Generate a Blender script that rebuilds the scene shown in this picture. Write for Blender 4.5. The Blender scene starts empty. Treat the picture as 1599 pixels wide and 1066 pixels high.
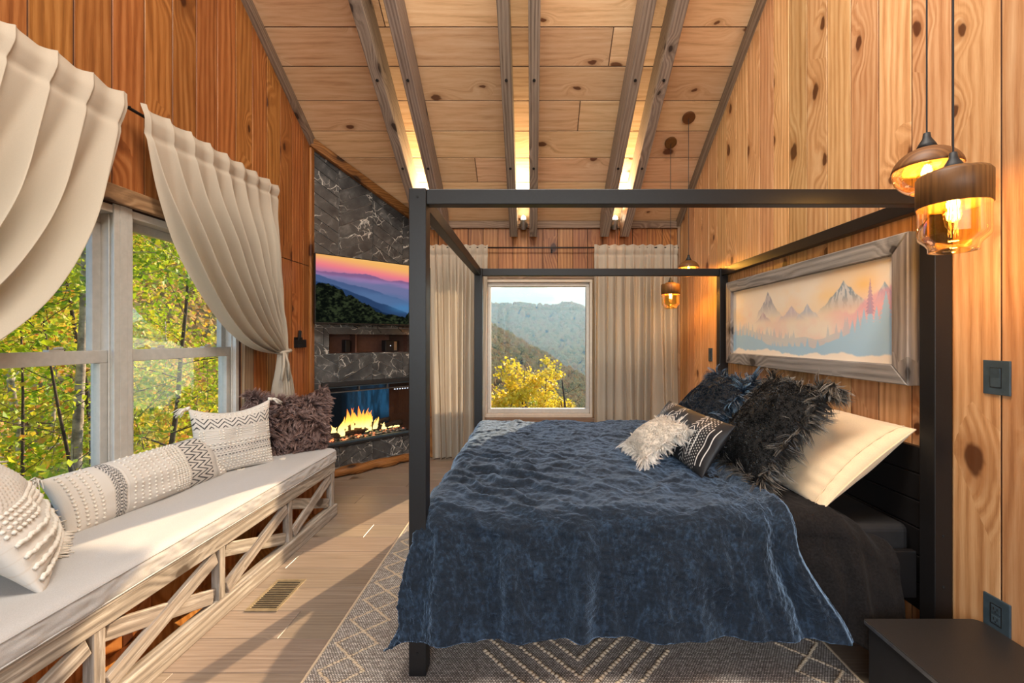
import bpy, bmesh, math, random
import numpy as np
from mathutils import Vector, Matrix
random.seed(7)
RNG = np.random.default_rng(11)
PI = math.pi
scene = bpy.context.scene
COL = scene.collection

# ------------------------------------------------------------------ camera, sky, sun, exposure
H = 1.336                      # eye height
cam_d = bpy.data.cameras.new('camera')
cam = bpy.data.objects.new('camera', cam_d)
COL.objects.link(cam)
cam.location = (0, 0, H)
cam.rotation_euler = (PI / 2, 0, 0)
cam_d.sensor_width = 36.0
cam_d.lens = 36.0 * 668 / 1599
cam_d.shift_x = -(830 - 799.5) / 1599
cam_d.shift_y = -(533 - 528) / 1599
cam_d.clip_end = 20000
cam_d.clip_start = 0.02
scene.camera = cam
vs = scene.view_settings
vs.view_transform = 'Standard'
vs.look = 'None'
vs.gamma = 1.0
vs.use_curve_mapping = False
vs.exposure = 0.15

SUN_DIR = Vector((-0.44, -1.0, -0.44)).normalized()      # the way the light travels
world = bpy.data.worlds.new('sky_world')
scene.world = world
world.use_nodes = True
wn = world.node_tree
wn.nodes.clear()
sky = wn.nodes.new('ShaderNodeTexSky')
sky.sky_type = 'NISHITA'
sky.sun_disc = False
sky.sun_elevation = math.radians(22)
sky.sun_rotation = math.atan2(0.44, 1.0)
sky.altitude = 2500
sky.air_density = 1.0
sky.dust_density = 0.1
sky.ozone_density = 4.0
wb = wn.nodes.new('ShaderNodeBackground')
wb.inputs['Strength'].default_value = 0.40
wo = wn.nodes.new('ShaderNodeOutputWorld')
wn.links.new(sky.outputs[0], wb.inputs['Color'])
wn.links.new(wb.outputs[0], wo.inputs['Surface'])

sd = bpy.data.lights.new('sun', 'SUN')
sd.energy = 12.0
sd.angle = math.radians(0.6)
sd.color = (1.0, 0.90, 0.74)
sun = bpy.data.objects.new('sun', sd)
COL.objects.link(sun)
sun.rotation_euler = SUN_DIR.to_track_quat('-Z', 'Y').to_euler()
sun.location = (20, 40, 30)


def area_light(name, loc, target, sx, sy, power, color):
    d = bpy.data.lights.new(name, 'AREA')
    d.shape = 'RECTANGLE'
    d.size, d.size_y = sx, sy
    d.energy = power
    d.color = color
    o = bpy.data.objects.new(name, d)
    COL.objects.link(o)
    o.location = loc
    o.rotation_euler = (Vector(target) - Vector(loc)).to_track_quat('-Z', 'Y').to_euler()
    return o


# soft fill added behind the camera and overhead, no fixture there
area_light('rear_fill', (0.0, -1.75, 2.3), (0.0, 3.0, 2.2), 3.2, 2.4, 112, (1.0, 0.96, 0.92))
area_light('overhead_fill', (0.0, 0.9, 4.35), (0.0, 2.2, 0.0), 2.2, 0.9, 150, (1.0, 0.93, 0.84))  # added overhead fill, brightens the bed top and floor
scene.cycles.max_bounces = 7
scene.cycles.diffuse_bounces = 4
scene.cycles.transparent_max_bounces = 16


# ------------------------------------------------------------------ helpers
def lin(c):
    return c / 12.92 if c <= 0.04045 else ((c + 0.055) / 1.055) ** 2.4


def C(r, g, b):
    return (lin(r / 255), lin(g / 255), lin(b / 255), 1.0)


def wloc(o):
    v = Vector((0, 0, 0))
    while o is not None:
        v += o.location
        o = o.parent
    return v


def link(name, me, mat, parent=None, kind=None, label=None):
    o = bpy.data.objects.new(name, me)
    COL.objects.link(o)
    if mat is not None:
        for m in (mat if isinstance(mat, (list, tuple)) else [mat]):
            me.materials.append(m)
    if parent is not None:
        o.parent = parent
    if kind:
        o['kind'] = kind
    if label:
        o['label'] = label
    return o


def obj(name, verts, faces, mat, parent=None, smooth=False, kind=None, label=None, mats=None):
    """mesh given in world coordinates -> child of parent"""
    me = bpy.data.meshes.new(name)
    if parent is not None:
        L = wloc(parent)
        verts = [(v[0] - L.x, v[1] - L.y, v[2] - L.z) for v in verts]
    me.from_pydata([tuple(v) for v in verts], [], faces)
    me.validate()
    if smooth:
        me.polygons.foreach_set('use_smooth', [True] * len(me.polygons))
    if mats is not None:
        me.polygons.foreach_set('material_index', mats)
    me.update()
    return link(name, me, mat, parent, kind, label)


def npmesh(name, V, F, mat, parent=None, smooth=True, color=None, kind=None, label=None):
    """big mesh, V (n,3) world coords, F (m,3) or (m,4)"""
    V = np.asarray(V, dtype=np.float32)
    if parent is not None:
        V = V - np.array(wloc(parent), dtype=np.float32)
    F = np.asarray(F, dtype=np.int32)
    k = F.shape[1]
    me = bpy.data.meshes.new(name)
    me.vertices.add(len(V))
    me.vertices.foreach_set('co', V.ravel())
    me.loops.add(F.size)
    me.loops.foreach_set('vertex_index', F.ravel())
    me.polygons.add(len(F))
    me.polygons.foreach_set('loop_start', np.arange(0, F.size, k, dtype=np.int32))
    me.polygons.foreach_set('loop_total', np.full(len(F), k, dtype=np.int32))
    me.polygons.foreach_set('use_smooth', np.full(len(F), smooth))
    me.update(calc_edges=True)
    if color is not None:
        a = me.color_attributes.new('Col', 'FLOAT_COLOR', 'POINT')
        c = np.ones((len(V), 4), dtype=np.float32)
        c[:, :3] = color
        a.data.foreach_set('color', c.ravel())
    return link(name, me, mat, parent, kind, label)


def thing(name, label, cat, loc=(0, 0, 0), group=None):
    o = bpy.data.objects.new(name, None)
    COL.objects.link(o)
    o.location = loc
    o.empty_display_size = 0.05
    o['label'] = label
    o['category'] = cat
    if group:
        o['group'] = group
    return o


def tag(o, label, cat, group=None, kind=None):
    o['label'] = label
    o['category'] = cat
    if group:
        o['group'] = group
    if kind:
        o['kind'] = kind
    return o


def structure(name, verts, faces, mat, **k):
    return obj(name, verts, faces, mat, kind='structure', **k)


def bevel(o, w=0.004, seg=2):
    m = o.modifiers.new('bevel', 'BEVEL')
    m.width = w
    m.segments = seg
    m.limit_method = 'ANGLE'
    return o


class MB:
    def __init__(self):
        self.v, self.f = [], []

    def add(self, vs, fs):
        n = len(self.v)
        self.v += [tuple(x) for x in vs]
        self.f += [tuple(i + n for i in f) for f in fs]
        return self

    def box(self, x0, x1, y0, y1, z0, z1):
        vs = [(x, y, z) for x in (x0, x1) for y in (y0, y1) for z in (z0, z1)]
        return self.add(vs, [(0, 1, 3, 2), (4, 6, 7, 5), (0, 4, 5, 1), (2, 3, 7, 6), (0, 2, 6, 4), (1, 5, 7, 3)])

    def beam(self, p, q, w, h, up=(0, 0, 1)):
        p, q, up = Vector(p), Vector(q), Vector(up)
        d = (q - p).normalized()
        s = d.cross(up).normalized()
        u = s.cross(d).normalized()
        vs = []
        for e in (p, q):
            for a, b in ((-1, -1), (1, -1), (1, 1), (-1, 1)):
                vs.append(e + s * (a * w / 2) + u * (b * h / 2))
        return self.add(vs, [(3, 2, 1, 0), (4, 5, 6, 7), (0, 1, 5, 4), (1, 2, 6, 5), (2, 3, 7, 6), (3, 0, 4, 7)])

    def tube(self, pts, r, n=8, cap=True):
        pts = [Vector(p) for p in pts]
        m = len(pts)
        rs = r if isinstance(r, (list, tuple)) else [r] * m
        base = len(self.v)
        ref = None
        for i, p in enumerate(pts):
            t = (pts[min(i + 1, m - 1)] - pts[max(i - 1, 0)]).normalized()
            if ref is None:
                ref = t.orthogonal().normalized()
            ref = (ref - t * ref.dot(t)).normalized()
            b = t.cross(ref)
            for k in range(n):
                a = 2 * PI * k / n
                self.v.append(tuple(p + (ref * math.cos(a) + b * math.sin(a)) * rs[i]))
        for i in range(m - 1):
            for k in range(n):
                a, b2 = base + i * n + k, base + i * n + (k + 1) % n
                self.f.append((a, b2, b2 + n, a + n))
        if cap:
            self.f.append(tuple(base + k for k in reversed(range(n))))
            self.f.append(tuple(base + (m - 1) * n + k for k in range(n)))
        return self

    def lathe(self, prof, c, n=32):
        """prof: list of (r, z) ; around the vertical axis through c"""
        base = len(self.v)
        for r, z in prof:
            for k in range(n):
                a = 2 * PI * k / n
                self.v.append((c[0] + r * math.cos(a), c[1] + r * math.sin(a), c[2] + z))
        for i in range(len(prof) - 1):
            for k in range(n):
                a, b = base + i * n + k, base + i * n + (k + 1) % n
                self.f.append((a, b, b + n, a + n))
        return self

    def blob(self, c, r, sq=(1, 1, 1)):
        """small octahedral bead with rounded sides"""
        c = Vector(c)
        vs = [(0, 0, 1)] + [(math.cos(a) * .94, math.sin(a) * .94, .25) for a in [i * PI / 3 for i in range(6)]] + [(0, 0, -1)]
        vs = [c + Vector((x * r * sq[0], y * r * sq[1], z * r * sq[2])) for x, y, z in vs]
        fs = [(0, 1 + i, 1 + (i + 1) % 6) for i in range(6)] + [(7, 1 + (i + 1) % 6, 1 + i) for i in range(6)]
        return self.add(vs, fs)

    def build(self, name, mat, parent=None, **k):
        return obj(name, self.v, self.f, mat, parent, **k)


class Frame:
    """a plane: origin, u axis, v axis, normal into the room"""
    def __init__(self, o, u, v, n):
        self.o, self.u, self.v, self.n = Vector(o), Vector(u).normalized(), Vector(v).normalized(), Vector(n).normalized()
        self.flip = self.u.cross(self.v).dot(self.n) < 0

    def P(self, a, b, w=0.0):
        return self.o + self.u * a + self.v * b + self.n * w


def clip(poly, a, b, c):
    """keep a*u+b*v<=c"""
    out = []
    n = len(poly)
    for i in range(n):
        p, q = poly[i], poly[(i + 1) % n]
        dp, dq = a * p[0] + b * p[1] - c, a * q[0] + b * q[1] - c
        if dp <= 0:
            out.append(p)
        if (dp < 0 < dq) or (dq < 0 < dp):
            t = dp / (dp - dq)
            out.append((p[0] + (q[0] - p[0]) * t, p[1] + (q[1] - p[1]) * t))
    return out


def area(poly):
    return 0.5 * sum(poly[i][0] * poly[(i + 1) % len(poly)][1] - poly[(i + 1) % len(poly)][0] * poly[i][1] for i in range(len(poly)))


def minus(polys, r):
    """polys (convex) minus rect r=(u0,u1,v0,v1)"""
    out = []
    for p in polys:
        lo = clip(p, 0, 1, r[2])
        hi = clip(p, 0, -1, -r[3])
        mid = clip(clip(p, 0, -1, -r[2]), 0, 1, r[3])
        le = clip(mid, 1, 0, r[0]) if len(mid) > 2 else []
        ri = clip(mid, -1, 0, -r[1]) if len(mid) > 2 else []
        for q in (lo, hi, le, ri):
            if len(q) > 2 and abs(area(q)) > 1e-5:
                out.append(q)
    return out


def inset(poly, d):
    n = len(poly)
    lines = []
    for i in range(n):
        p, q = poly[i], poly[(i + 1) % n]
        ex, ey = q[0] - p[0], q[1] - p[1]
        L = math.hypot(ex, ey)
        if L < 1e-7:
            continue
        nx, ny = -ey / L, ex / L
        lines.append((nx, ny, nx * p[0] + ny * p[1] + d))
    out = []
    m = len(lines)
    for i in range(m):
        a1, b1, c1 = lines[i - 1]
        a2, b2, c2 = lines[i]
        det = a1 * b2 - a2 * b1
        if abs(det) < 1e-6:
            return None
        out.append(((c1 * b2 - c2 * b1) / det, (a1 * c2 - a2 * c1) / det))
    return out


def clean(poly):
    out = []
    for p in poly:
        if not out or math.hypot(p[0] - out[-1][0], p[1] - out[-1][1]) > 1e-4:
            out.append(p)
    if len(out) > 1 and math.hypot(out[0][0] - out[-1][0], out[0][1] - out[-1][1]) < 1e-4:
        out.pop()
    return out


def slab(mb, fr, poly, t, ch=0.003, gap=0.001):
    """a flat piece (plank, tile) with chamfered face"""
    poly = clean(poly)
    if len(poly) < 3:
        return
    if area(poly) < 0:
        poly = poly[::-1]
    p0 = inset(poly, gap)
    if p0 is None or area(p0) <= 1e-6:
        return
    p1 = inset(poly, gap + ch)
    if p1 is None or area(p1) <= 1e-6 or len(p1) != len(p0):
        p1 = p0
    n = len(p0)
    vs = [fr.P(a, b, 0) for a, b in p0] + [fr.P(a, b, t - ch) for a, b in p0] + [fr.P(a, b, t) for a, b in p1]
    fs = []
    for i in range(n):
        j = (i + 1) % n
        fs.append((i, j, n + j, n + i))
        fs.append((n + i, n + j, 2 * n + j, 2 * n + i))
    fs.append(tuple(range(2 * n, 3 * n)))
    fs.append(tuple(reversed(range(n))))
    if fr.flip:
        fs = [tuple(reversed(f)) for f in fs]
    mb.add(vs, fs)


# ------------------------------------------------------------------ numpy noise
def vnoise(x, y, seed=0):
    r = np.random.default_rng(seed).random((257, 257)).astype(np.float32)
    xi, yi = np.floor(x).astype(int), np.floor(y).astype(int)
    fx, fy = x - xi, y - yi
    fx, fy = fx * fx * (3 - 2 * fx), fy * fy * (3 - 2 * fy)
    x0, x1, y0, y1 = xi % 257, (xi + 1) % 257, yi % 257, (yi + 1) % 257
    return (r[x0, y0] * (1 - fx) + r[x1, y0] * fx) * (1 - fy) + (r[x0, y1] * (1 - fx) + r[x1, y1] * fx) * fy


def fbm(x, y, seed=0, oct=4, gain=0.5):
    s, a, t = 0, 1.0, 0
    for o in range(oct):
        s = s + a * vnoise(x * 2 ** o + 17 * o, y * 2 ** o + 31 * o, seed + o)
        t += a
        a *= gain
    return s / t


def sstep(a, b, x):
    t = np.clip((x - a) / (b - a), 0, 1)
    return t * t * (3 - 2 * t)


def grid_faces(nu, nv, off=0):
    i = np.arange(nu - 1)[:, None] * nv + np.arange(nv - 1)[None, :] + off
    i = i.ravel()
    return np.stack([i, i + nv, i + nv + 1, i + 1], 1)


# ------------------------------------------------------------------ node materials
class G:
    def __init__(self, name):
        self.mat = bpy.data.materials.new(name)
        self.mat.use_nodes = True
        self.nt = self.mat.node_tree
        self.nt.nodes.clear()
        self.out = self.nt.nodes.new('ShaderNodeOutputMaterial')

    def n(self, t, props=None, **inp):
        nd = self.nt.nodes.new('ShaderNode' + t)
        for k, v in (props or {}).items():
            setattr(nd, k, v)
        for k, v in inp.items():
            s = nd.inputs[int(k[1:])] if k[0] == 'i' and k[1:].isdigit() else nd.inputs[k.replace('_', ' ')]
            if isinstance(v, bpy.types.NodeSocket):
                self.nt.links.new(v, s)
            else:
                s.default_value = v
        return nd

    def m(self, op, a, b=0.0, c=0.0, clamp=False):
        return self.n('Math', {'operation': op, 'use_clamp': clamp}, i0=a, i1=b, i2=c).outputs[0]

    def vec(self, x, y, z=0.0):
        return self.n('CombineXYZ', i0=x, i1=y, i2=z).outputs[0]

    def mix(self, f, a, b, blend='MIX'):
        nd = self.n('Mix', {'data_type': 'RGBA', 'blend_type': blend}, i0=f, i6=a, i7=b)
        return nd.outputs[2]

    def ramp(self, f, stops, interp='LINEAR'):
        nd = self.n('ValToRGB', i0=f)
        cr = nd.color_ramp
        cr.interpolation = interp
        while len(cr.elements) < len(stops):
            cr.elements.new(0.5)
        for e, (p, c) in zip(cr.elements, stops):
            e.position = p
            e.color = c
        return nd.outputs[0]

    def rng(self, x, a, b, lo=0.0, hi=1.0):
        return self.n('MapRange', {'interpolation_type': 'SMOOTHSTEP'}, i0=x, i1=a, i2=b, i3=lo, i4=hi).outputs[0]

    def noise(self, v, scale, detail=4.0, rough=0.55, dist=0.0):
        return self.n('TexNoise', None, Vector=v, Scale=scale, Detail=detail, Roughness=rough, Distortion=dist).outputs[0]

    def bsdf(self, color, rough=0.5, height=None, bump=0.2, dist=0.01, **k):
        b = self.n('BsdfPrincipled', None, Base_Color=color, Roughness=rough, **k)
        if height is not None:
            bp = self.n('Bump', None, Strength=bump, Distance=dist, Height=height)
            self.nt.links.new(bp.outputs[0], b.inputs['Normal'])
        self.nt.links.new(b.outputs[0], self.out.inputs['Surface'])
        return b

    def done(self, sh):
        self.nt.links.new(sh, self.out.inputs['Surface'])
        return self.mat


def plain(name, col, rough=0.5, metal=0.0, nscale=0.0, namt=0.15, bump=0.0, **k):
    g = G(name)
    tc = g.n('TexCoord').outputs['Object']
    nz = g.noise(tc, nscale or 30.0, 4)
    f = g.rng(nz, 0.3, 0.7, 1 - namt, 1 + namt)
    col2 = g.mix(1.0, col, g.n('CombineColor', None, i0=f, i1=f, i2=f).outputs[0], 'MULTIPLY')
    g.bsdf(col2, rough, nz if bump else None, bump, 0.003, Metallic=metal, **k)
    return g.mat


def wood(name, dark, mid, light, knot, axis, across=11.0, knots=0.4, tint=0.35, rough=0.42, bump=0.12, ts=1.0, worn=None, grainmix=0.20, spec=0.35, frame=None):
    g = G(name)
    tc = g.n('TexCoord').outputs['Object']
    rnd = g.n('ObjectInfo').outputs['Random']
    if frame == 'slope':
        tc = g.n('VectorRotate', {'rotation_type': 'X_AXIS'}, Vector=tc, Angle=math.atan(0.65)).outputs[0]
    elif frame == 'corner':
        tc = g.n('VectorRotate', {'rotation_type': 'Z_AXIS'}, Vector=tc, Angle=-PI / 4).outputs[0]
    s = g.n('SeparateXYZ', None, i0=tc).outputs
    al = s[axis]
    o = [s[i] for i in range(3) if i != axis]
    ac = g.m('ADD', o[0], g.m('MULTIPLY', o[1], 0.93))
    al = g.m('MULTIPLY_ADD', al, ts, g.m('MULTIPLY', rnd, 43.7))
    ac = g.m('MULTIPLY_ADD', ac, ts, g.m('MULTIPLY', rnd, 91.3))
    wob = g.noise(g.vec(g.m('MULTIPLY', al, 5.0), g.m('MULTIPLY', ac, 9.0)), 1.0, 3)
    vx = g.m('MULTIPLY_ADD', wob, 0.22, g.m('MULTIPLY', al, 2.3))
    vy = g.m('MULTIPLY_ADD', wob, 0.30, g.m('MULTIPLY', ac, 4.2))
    vo = g.n('TexVoronoi', {'voronoi_dimensions': '2D'}, Vector=g.vec(vx, vy), Scale=1.0, Randomness=0.9)
    d = vo.outputs['Distance']
    sel = g.m('GREATER_THAN', g.n('SeparateColor', None, i0=vo.outputs['Color']).outputs[0], 1.0 - knots)
    sz = g.m('MULTIPLY_ADD', g.n('SeparateColor', None, i0=vo.outputs['Color']).outputs[1], 0.9, 0.5)
    d = g.m('DIVIDE', d, sz)
    kn = g.m('MULTIPLY', g.rng(d, 0.12, 0.075), sel)
    ring = g.m('MULTIPLY', g.rng(d, 0.26, 0.10), sel)
    halo = g.m('MULTIPLY', g.rng(d, 0.55, 0.05), sel)
    n0 = g.noise(g.vec(g.m('MULTIPLY', al, 0.7), g.m('MULTIPLY', ac, 4.0)), 1.0, 2)
    gc = g.m('ADD', g.m('MULTIPLY', ac, across), g.m('ADD', g.m('MULTIPLY', halo, 0.9), g.m('MULTIPLY', n0, 1.1)))
    n1 = g.noise(g.vec(g.m('MULTIPLY', al, 0.7), gc), 2.6, 9, 0.66)
    wv = g.m('MULTIPLY_ADD', g.m('SINE', g.m('MULTIPLY', gc, 15.0)), 0.5, 0.5)
    fine = g.noise(g.vec(g.m('MULTIPLY', al, 6.0), g.m('MULTIPLY', ac, 240.0)), 1.0, 4, 0.6)
    f = g.m('ADD', g.m('MULTIPLY', n1, 1 - grainmix), g.m('MULTIPLY', wv, grainmix))
    f = g.m('ADD', f, g.m('MULTIPLY', g.m('SUBTRACT', fine, 0.5), 0.35))
    col = g.ramp(f, [(0.22, dark), (0.48, mid), (0.78, light)])
    big = g.noise(g.vec(g.m('MULTIPLY', al, 1.1), g.m('MULTIPLY', ac, 7.0)), 1.0, 5, 0.6)
    col = g.mix(g.rng(big, 0.55, 0.80, 0.0, 0.45), col, dark)
    if worn is not None:
        wn_ = g.noise(g.vec(g.m('MULTIPLY', al, 4.0), g.m('MULTIPLY', ac, 60.0)), 1.0, 6, 0.7)
        col = g.mix(g.rng(wn_, 0.48, 0.72, 0.0, 0.7), col, worn)
    col = g.mix(g.m('MULTIPLY', ring, 0.55), col, dark)
    col = g.mix(g.m('MULTIPLY', kn, 0.9), col, knot)
    r2 = g.m('FRACT', g.m('MULTIPLY', rnd, 7.31))
    hv = g.n('HueSaturation', None, Hue=g.m('MULTIPLY_ADD', r2, 0.016, 0.492), Saturation=1.0,
             Value=g.m('MULTIPLY_ADD', g.m('FRACT', g.m('MULTIPLY', rnd, 19.7)), tint, 1.0 - tint / 2), Color=col).outputs[0]
    b = g.bsdf(hv, rough, f, bump, 0.004)
    b.inputs['Specular IOR Level'].default_value = spec
    return g.mat


# pine: walls (grain up), ceiling and floor (grain along x) ...
M = {}
pine_c = (C(150, 82, 34), C(200, 126, 60), C(226, 158, 88), C(58, 26, 12))
M['pine_shaded'] = wood('pine_shaded', C(108, 60, 26), C(150, 92, 44), C(182, 124, 70), C(60, 26, 10), 2, rough=0.38)  # shade of the window wall mixed into this darker pine
M['pine_lit'] = wood('pine_lit', C(164, 110, 64), C(206, 154, 102), C(230, 186, 136), C(84, 44, 20), 2, rough=0.40)  # same pine, window light put into its paler colour
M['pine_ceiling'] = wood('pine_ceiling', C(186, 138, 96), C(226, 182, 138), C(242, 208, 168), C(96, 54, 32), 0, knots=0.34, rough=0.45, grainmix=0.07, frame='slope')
M['beam_grey'] = wood('beam_grey', C(90, 76, 66), C(138, 122, 108), C(170, 154, 138), C(46, 34, 28), 1, across=16, rough=0.6, tint=0.2, bump=0.25, frame='slope')
M['trim_grey'] = wood('trim_grey', C(84, 64, 48), C(124, 100, 78), C(152, 130, 106), C(46, 32, 24), 0, across=16, rough=0.6, tint=0.2, bump=0.2)
M['trim_grey_y'] = wood('trim_grey_y', C(92, 68, 46), C(138, 106, 74), C(168, 138, 102), C(52, 34, 22), 1, across=16, rough=0.6, tint=0.2, bump=0.2)
M['trim_slope'] = wood('trim_slope', C(92, 76, 62), C(136, 116, 96), C(166, 146, 124), C(52, 38, 28), 1, across=16, rough=0.6, tint=0.2, bump=0.2, frame='slope')
M['trim_grey_z'] = wood('trim_grey_z', C(92, 70, 50), C(136, 108, 80), C(166, 138, 106), C(52, 34, 22), 2, across=16, rough=0.6, tint=0.2, bump=0.2)
M['log'] = wood('log', C(84, 46, 20), C(146, 90, 46), C(184, 126, 74), C(40, 20, 10), 0, across=18, knots=0.6, rough=0.5, bump=0.4, frame='corner')
M['bench_wood'] = wood('bench_wood', C(98, 88, 78), C(146, 135, 122), C(180, 169, 155), C(74, 60, 48), 1, across=14, rough=0.65, tint=0.15, bump=0.25, worn=C(214, 206, 194))
M['bench_wood_z'] = wood('bench_wood_z', C(98, 88, 78), C(146, 135, 122), C(180, 169, 155), C(74, 60, 48), 2, across=14, rough=0.65, tint=0.15, bump=0.25, worn=C(214, 206, 194))
M['bench_inner'] = wood('bench_inner', C(150, 84, 34), C(200, 128, 62), C(226, 164, 98), C(70, 36, 16), 2, rough=0.5)
M['frame_grey_y'] = wood('frame_grey_y', C(84, 80, 78), C(128, 124, 120), C(160, 154, 148), C(40, 34, 32), 1, across=14, rough=0.6, tint=0.1, bump=0.25, knots=0.3)
M['frame_grey_z'] = wood('frame_grey_z', C(84, 76, 72), C(130, 120, 114), C(162, 152, 144), C(40, 34, 32), 2, across=14, rough=0.6, tint=0.1, bump=0.25, knots=0.3)
M['floor'] = wood('floor', C(108, 93, 79), C(136, 120, 104), C(158, 143, 128), C(84, 66, 54), 0, across=22, knots=0.06, rough=0.38, tint=0.22, bump=0.06, spec=0.5, grainmix=0.12)
M['lamp_wood'] = wood('lamp_wood', C(70, 42, 20), C(106, 68, 34), C(130, 88, 48), C(60, 34, 16), 2, across=30, knots=0.0, rough=0.5, tint=0.05, bump=0.1)
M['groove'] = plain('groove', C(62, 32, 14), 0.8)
M['grout'] = plain('grout', C(176, 172, 166), 0.9)
M['outer'] = plain('outer', C(120, 100, 80), 0.8)
M['black'] = plain('black', C(24, 22, 22), 0.42, nscale=120, namt=0.1, Specular_IOR_Level=0.35)
M['black_matte'] = plain('black_matte', C(24, 23, 24), 0.6)
M['black_box'] = plain('black_box', C(44, 40, 38), 0.38, nscale=400, namt=0.25, bump=0.05)
M['plate'] = plain('plate', C(58, 72, 80), 0.45)
M['vinyl'] = plain('vinyl', C(196, 190, 180), 0.35, namt=0.05)
M['vinyl_grey'] = plain('vinyl_grey', C(176, 172, 164), 0.35, namt=0.06)
M['cream_frame'] = plain('cream_frame', C(206, 190, 170), 0.4, namt=0.05)
M['brass'] = plain('brass', C(170, 152, 120), 0.4, 0.6)
M['steel'] = plain('steel', C(150, 150, 150), 0.3, 0.9)
M['niche'] = plain('niche', C(96, 62, 50), 0.5)
M['dark_void'] = plain('dark_void', C(18, 17, 16), 0.9)


def pane_mat(name, tint, refl=0.9, ior=1.45):
    g = G(name)
    fr = g.n('Fresnel', None, IOR=ior).outputs[0]
    t = g.n('BsdfTransparent', None, Color=tint)
    gl = g.n('BsdfGlossy', None, Color=(1, 1, 1, 1), Roughness=0.02)
    mx = g.n('MixShader', None, i0=g.m('MULTIPLY', fr, refl), i1=t.outputs[0], i2=gl.outputs[0])
    return g.done(mx.outputs[0])


M['glass'] = pane_mat('glass', (0.97, 0.985, 0.98, 1), 0.10)
M['fire_glass'] = pane_mat('fire_glass', (0.92, 0.93, 0.94, 1), 0.8)
M['amber_glass'] = pane_mat('amber_glass', (0.985, 0.88, 0.58, 1), 0.6)
M['bulb_glass'] = pane_mat('bulb_glass', (1.0, 0.9, 0.7, 1), 0.6)


def emit(name, col, s):
    g = G(name)
    e = g.n('Emission', None, Color=col, Strength=s)
    return g.done(e.outputs[0])


M['filament'] = emit('filament', (1.0, 0.62, 0.22, 1), 60.0)
M['spot_glow'] = emit('spot_glow', (1.0, 0.86, 0.62, 1), 30.0)
M['icon'] = emit('icon', (0.8, 0.9, 1.0, 1), 1.2)


def col_mat(name, rough=0.6, emission=0.0, bump=0.0, bscale=300.0, sheen=0.0):
    """flat print or knit: the colour attribute of the mesh"""
    g = G(name)
    a = g.n('Attribute', {'attribute_name': 'Col'}).outputs[0]
    if emission:
        e = g.n('Emission', None, Color=a, Strength=emission)
        return g.done(e.outputs[0])
    tc = g.n('TexCoord').outputs['Object']
    h = g.noise(tc, bscale, 3) if bump else None
    b = g.bsdf(a, rough, h, bump, 0.002)
    if sheen:
        b.inputs['Sheen Weight'].default_value = sheen
    return g.mat


M['screen'] = col_mat('screen', emission=0.85)
M['print'] = col_mat('print', 0.55)
M['knit'] = col_mat('knit', 0.9, bump=0.5, bscale=420.0)


def cloth(name, col, var=0.12, scale=260.0, trans=0.0, bump=0.25, rough=0.9, sheen=0.0):
    g = G(name)
    tc = g.n('TexCoord').outputs['Object']
    nz = g.noise(tc, scale, 3, 0.6)
    s = g.n('SeparateXYZ', None, i0=tc).outputs
    f = g.rng(nz, 0.3, 0.7, 1 - var, 1 + var)
    c2 = g.mix(1.0, col, g.n('CombineColor', None, i0=f, i1=f, i2=f).outputs[0], 'MULTIPLY')
    b = g.bsdf(c2, rough, nz, bump, 0.002)
    b.inputs['Specular IOR Level'].default_value = 0.15
    b.inputs['Sheen Weight'].default_value = sheen
    if trans:
        tr = g.n('BsdfTranslucent', None, Color=c2)
        mx = g.n('MixShader', None, i0=trans, i1=b.outputs[0], i2=tr.outputs[0])
        g.done(mx.outputs[0])
    return g.mat


M['curtain'] = cloth('curtain', C(196, 183, 164), 0.05, 700.0, trans=0.22, bump=0.12)
M['cushion'] = cloth('cushion', C(186, 184, 181), 0.07, 380.0, bump=0.3)
M['sham'] = cloth('sham', C(222, 196, 160), 0.05, 300.0, bump=0.12, sheen=0.3)
M['tuft'] = cloth('tuft', C(226, 220, 208), 0.12, 500.0)


def fur_mat(name, rough=0.45, spec=0.5):
    g = G(name)
    b = g.bsdf(g.n('Attribute', {'attribute_name': 'Col'}).outputs[0], rough)
    b.inputs['Specular IOR Level'].default_value = spec
    return g.mat


M['fur'] = fur_mat('fur')
M['fur_white'] = fur_mat('fur_white', 0.7, 0.3)
FUR = {'brown': ((44, 30, 27), (122, 92, 84), (206, 176, 164)), 'navy': ((7, 11, 18), (44, 68, 92), (140, 178, 206)),
       'black': ((9, 9, 10), (60, 57, 54), (176, 168, 156)), 'white': ((196, 186, 172), (232, 226, 216), (252, 250, 246))}  # palest tones of the dark furs are painted sheen glints
for k_ in FUR:
    M['hide_' + k_] = plain('hide_' + k_, C(*FUR[k_][0]), 0.9)


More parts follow.
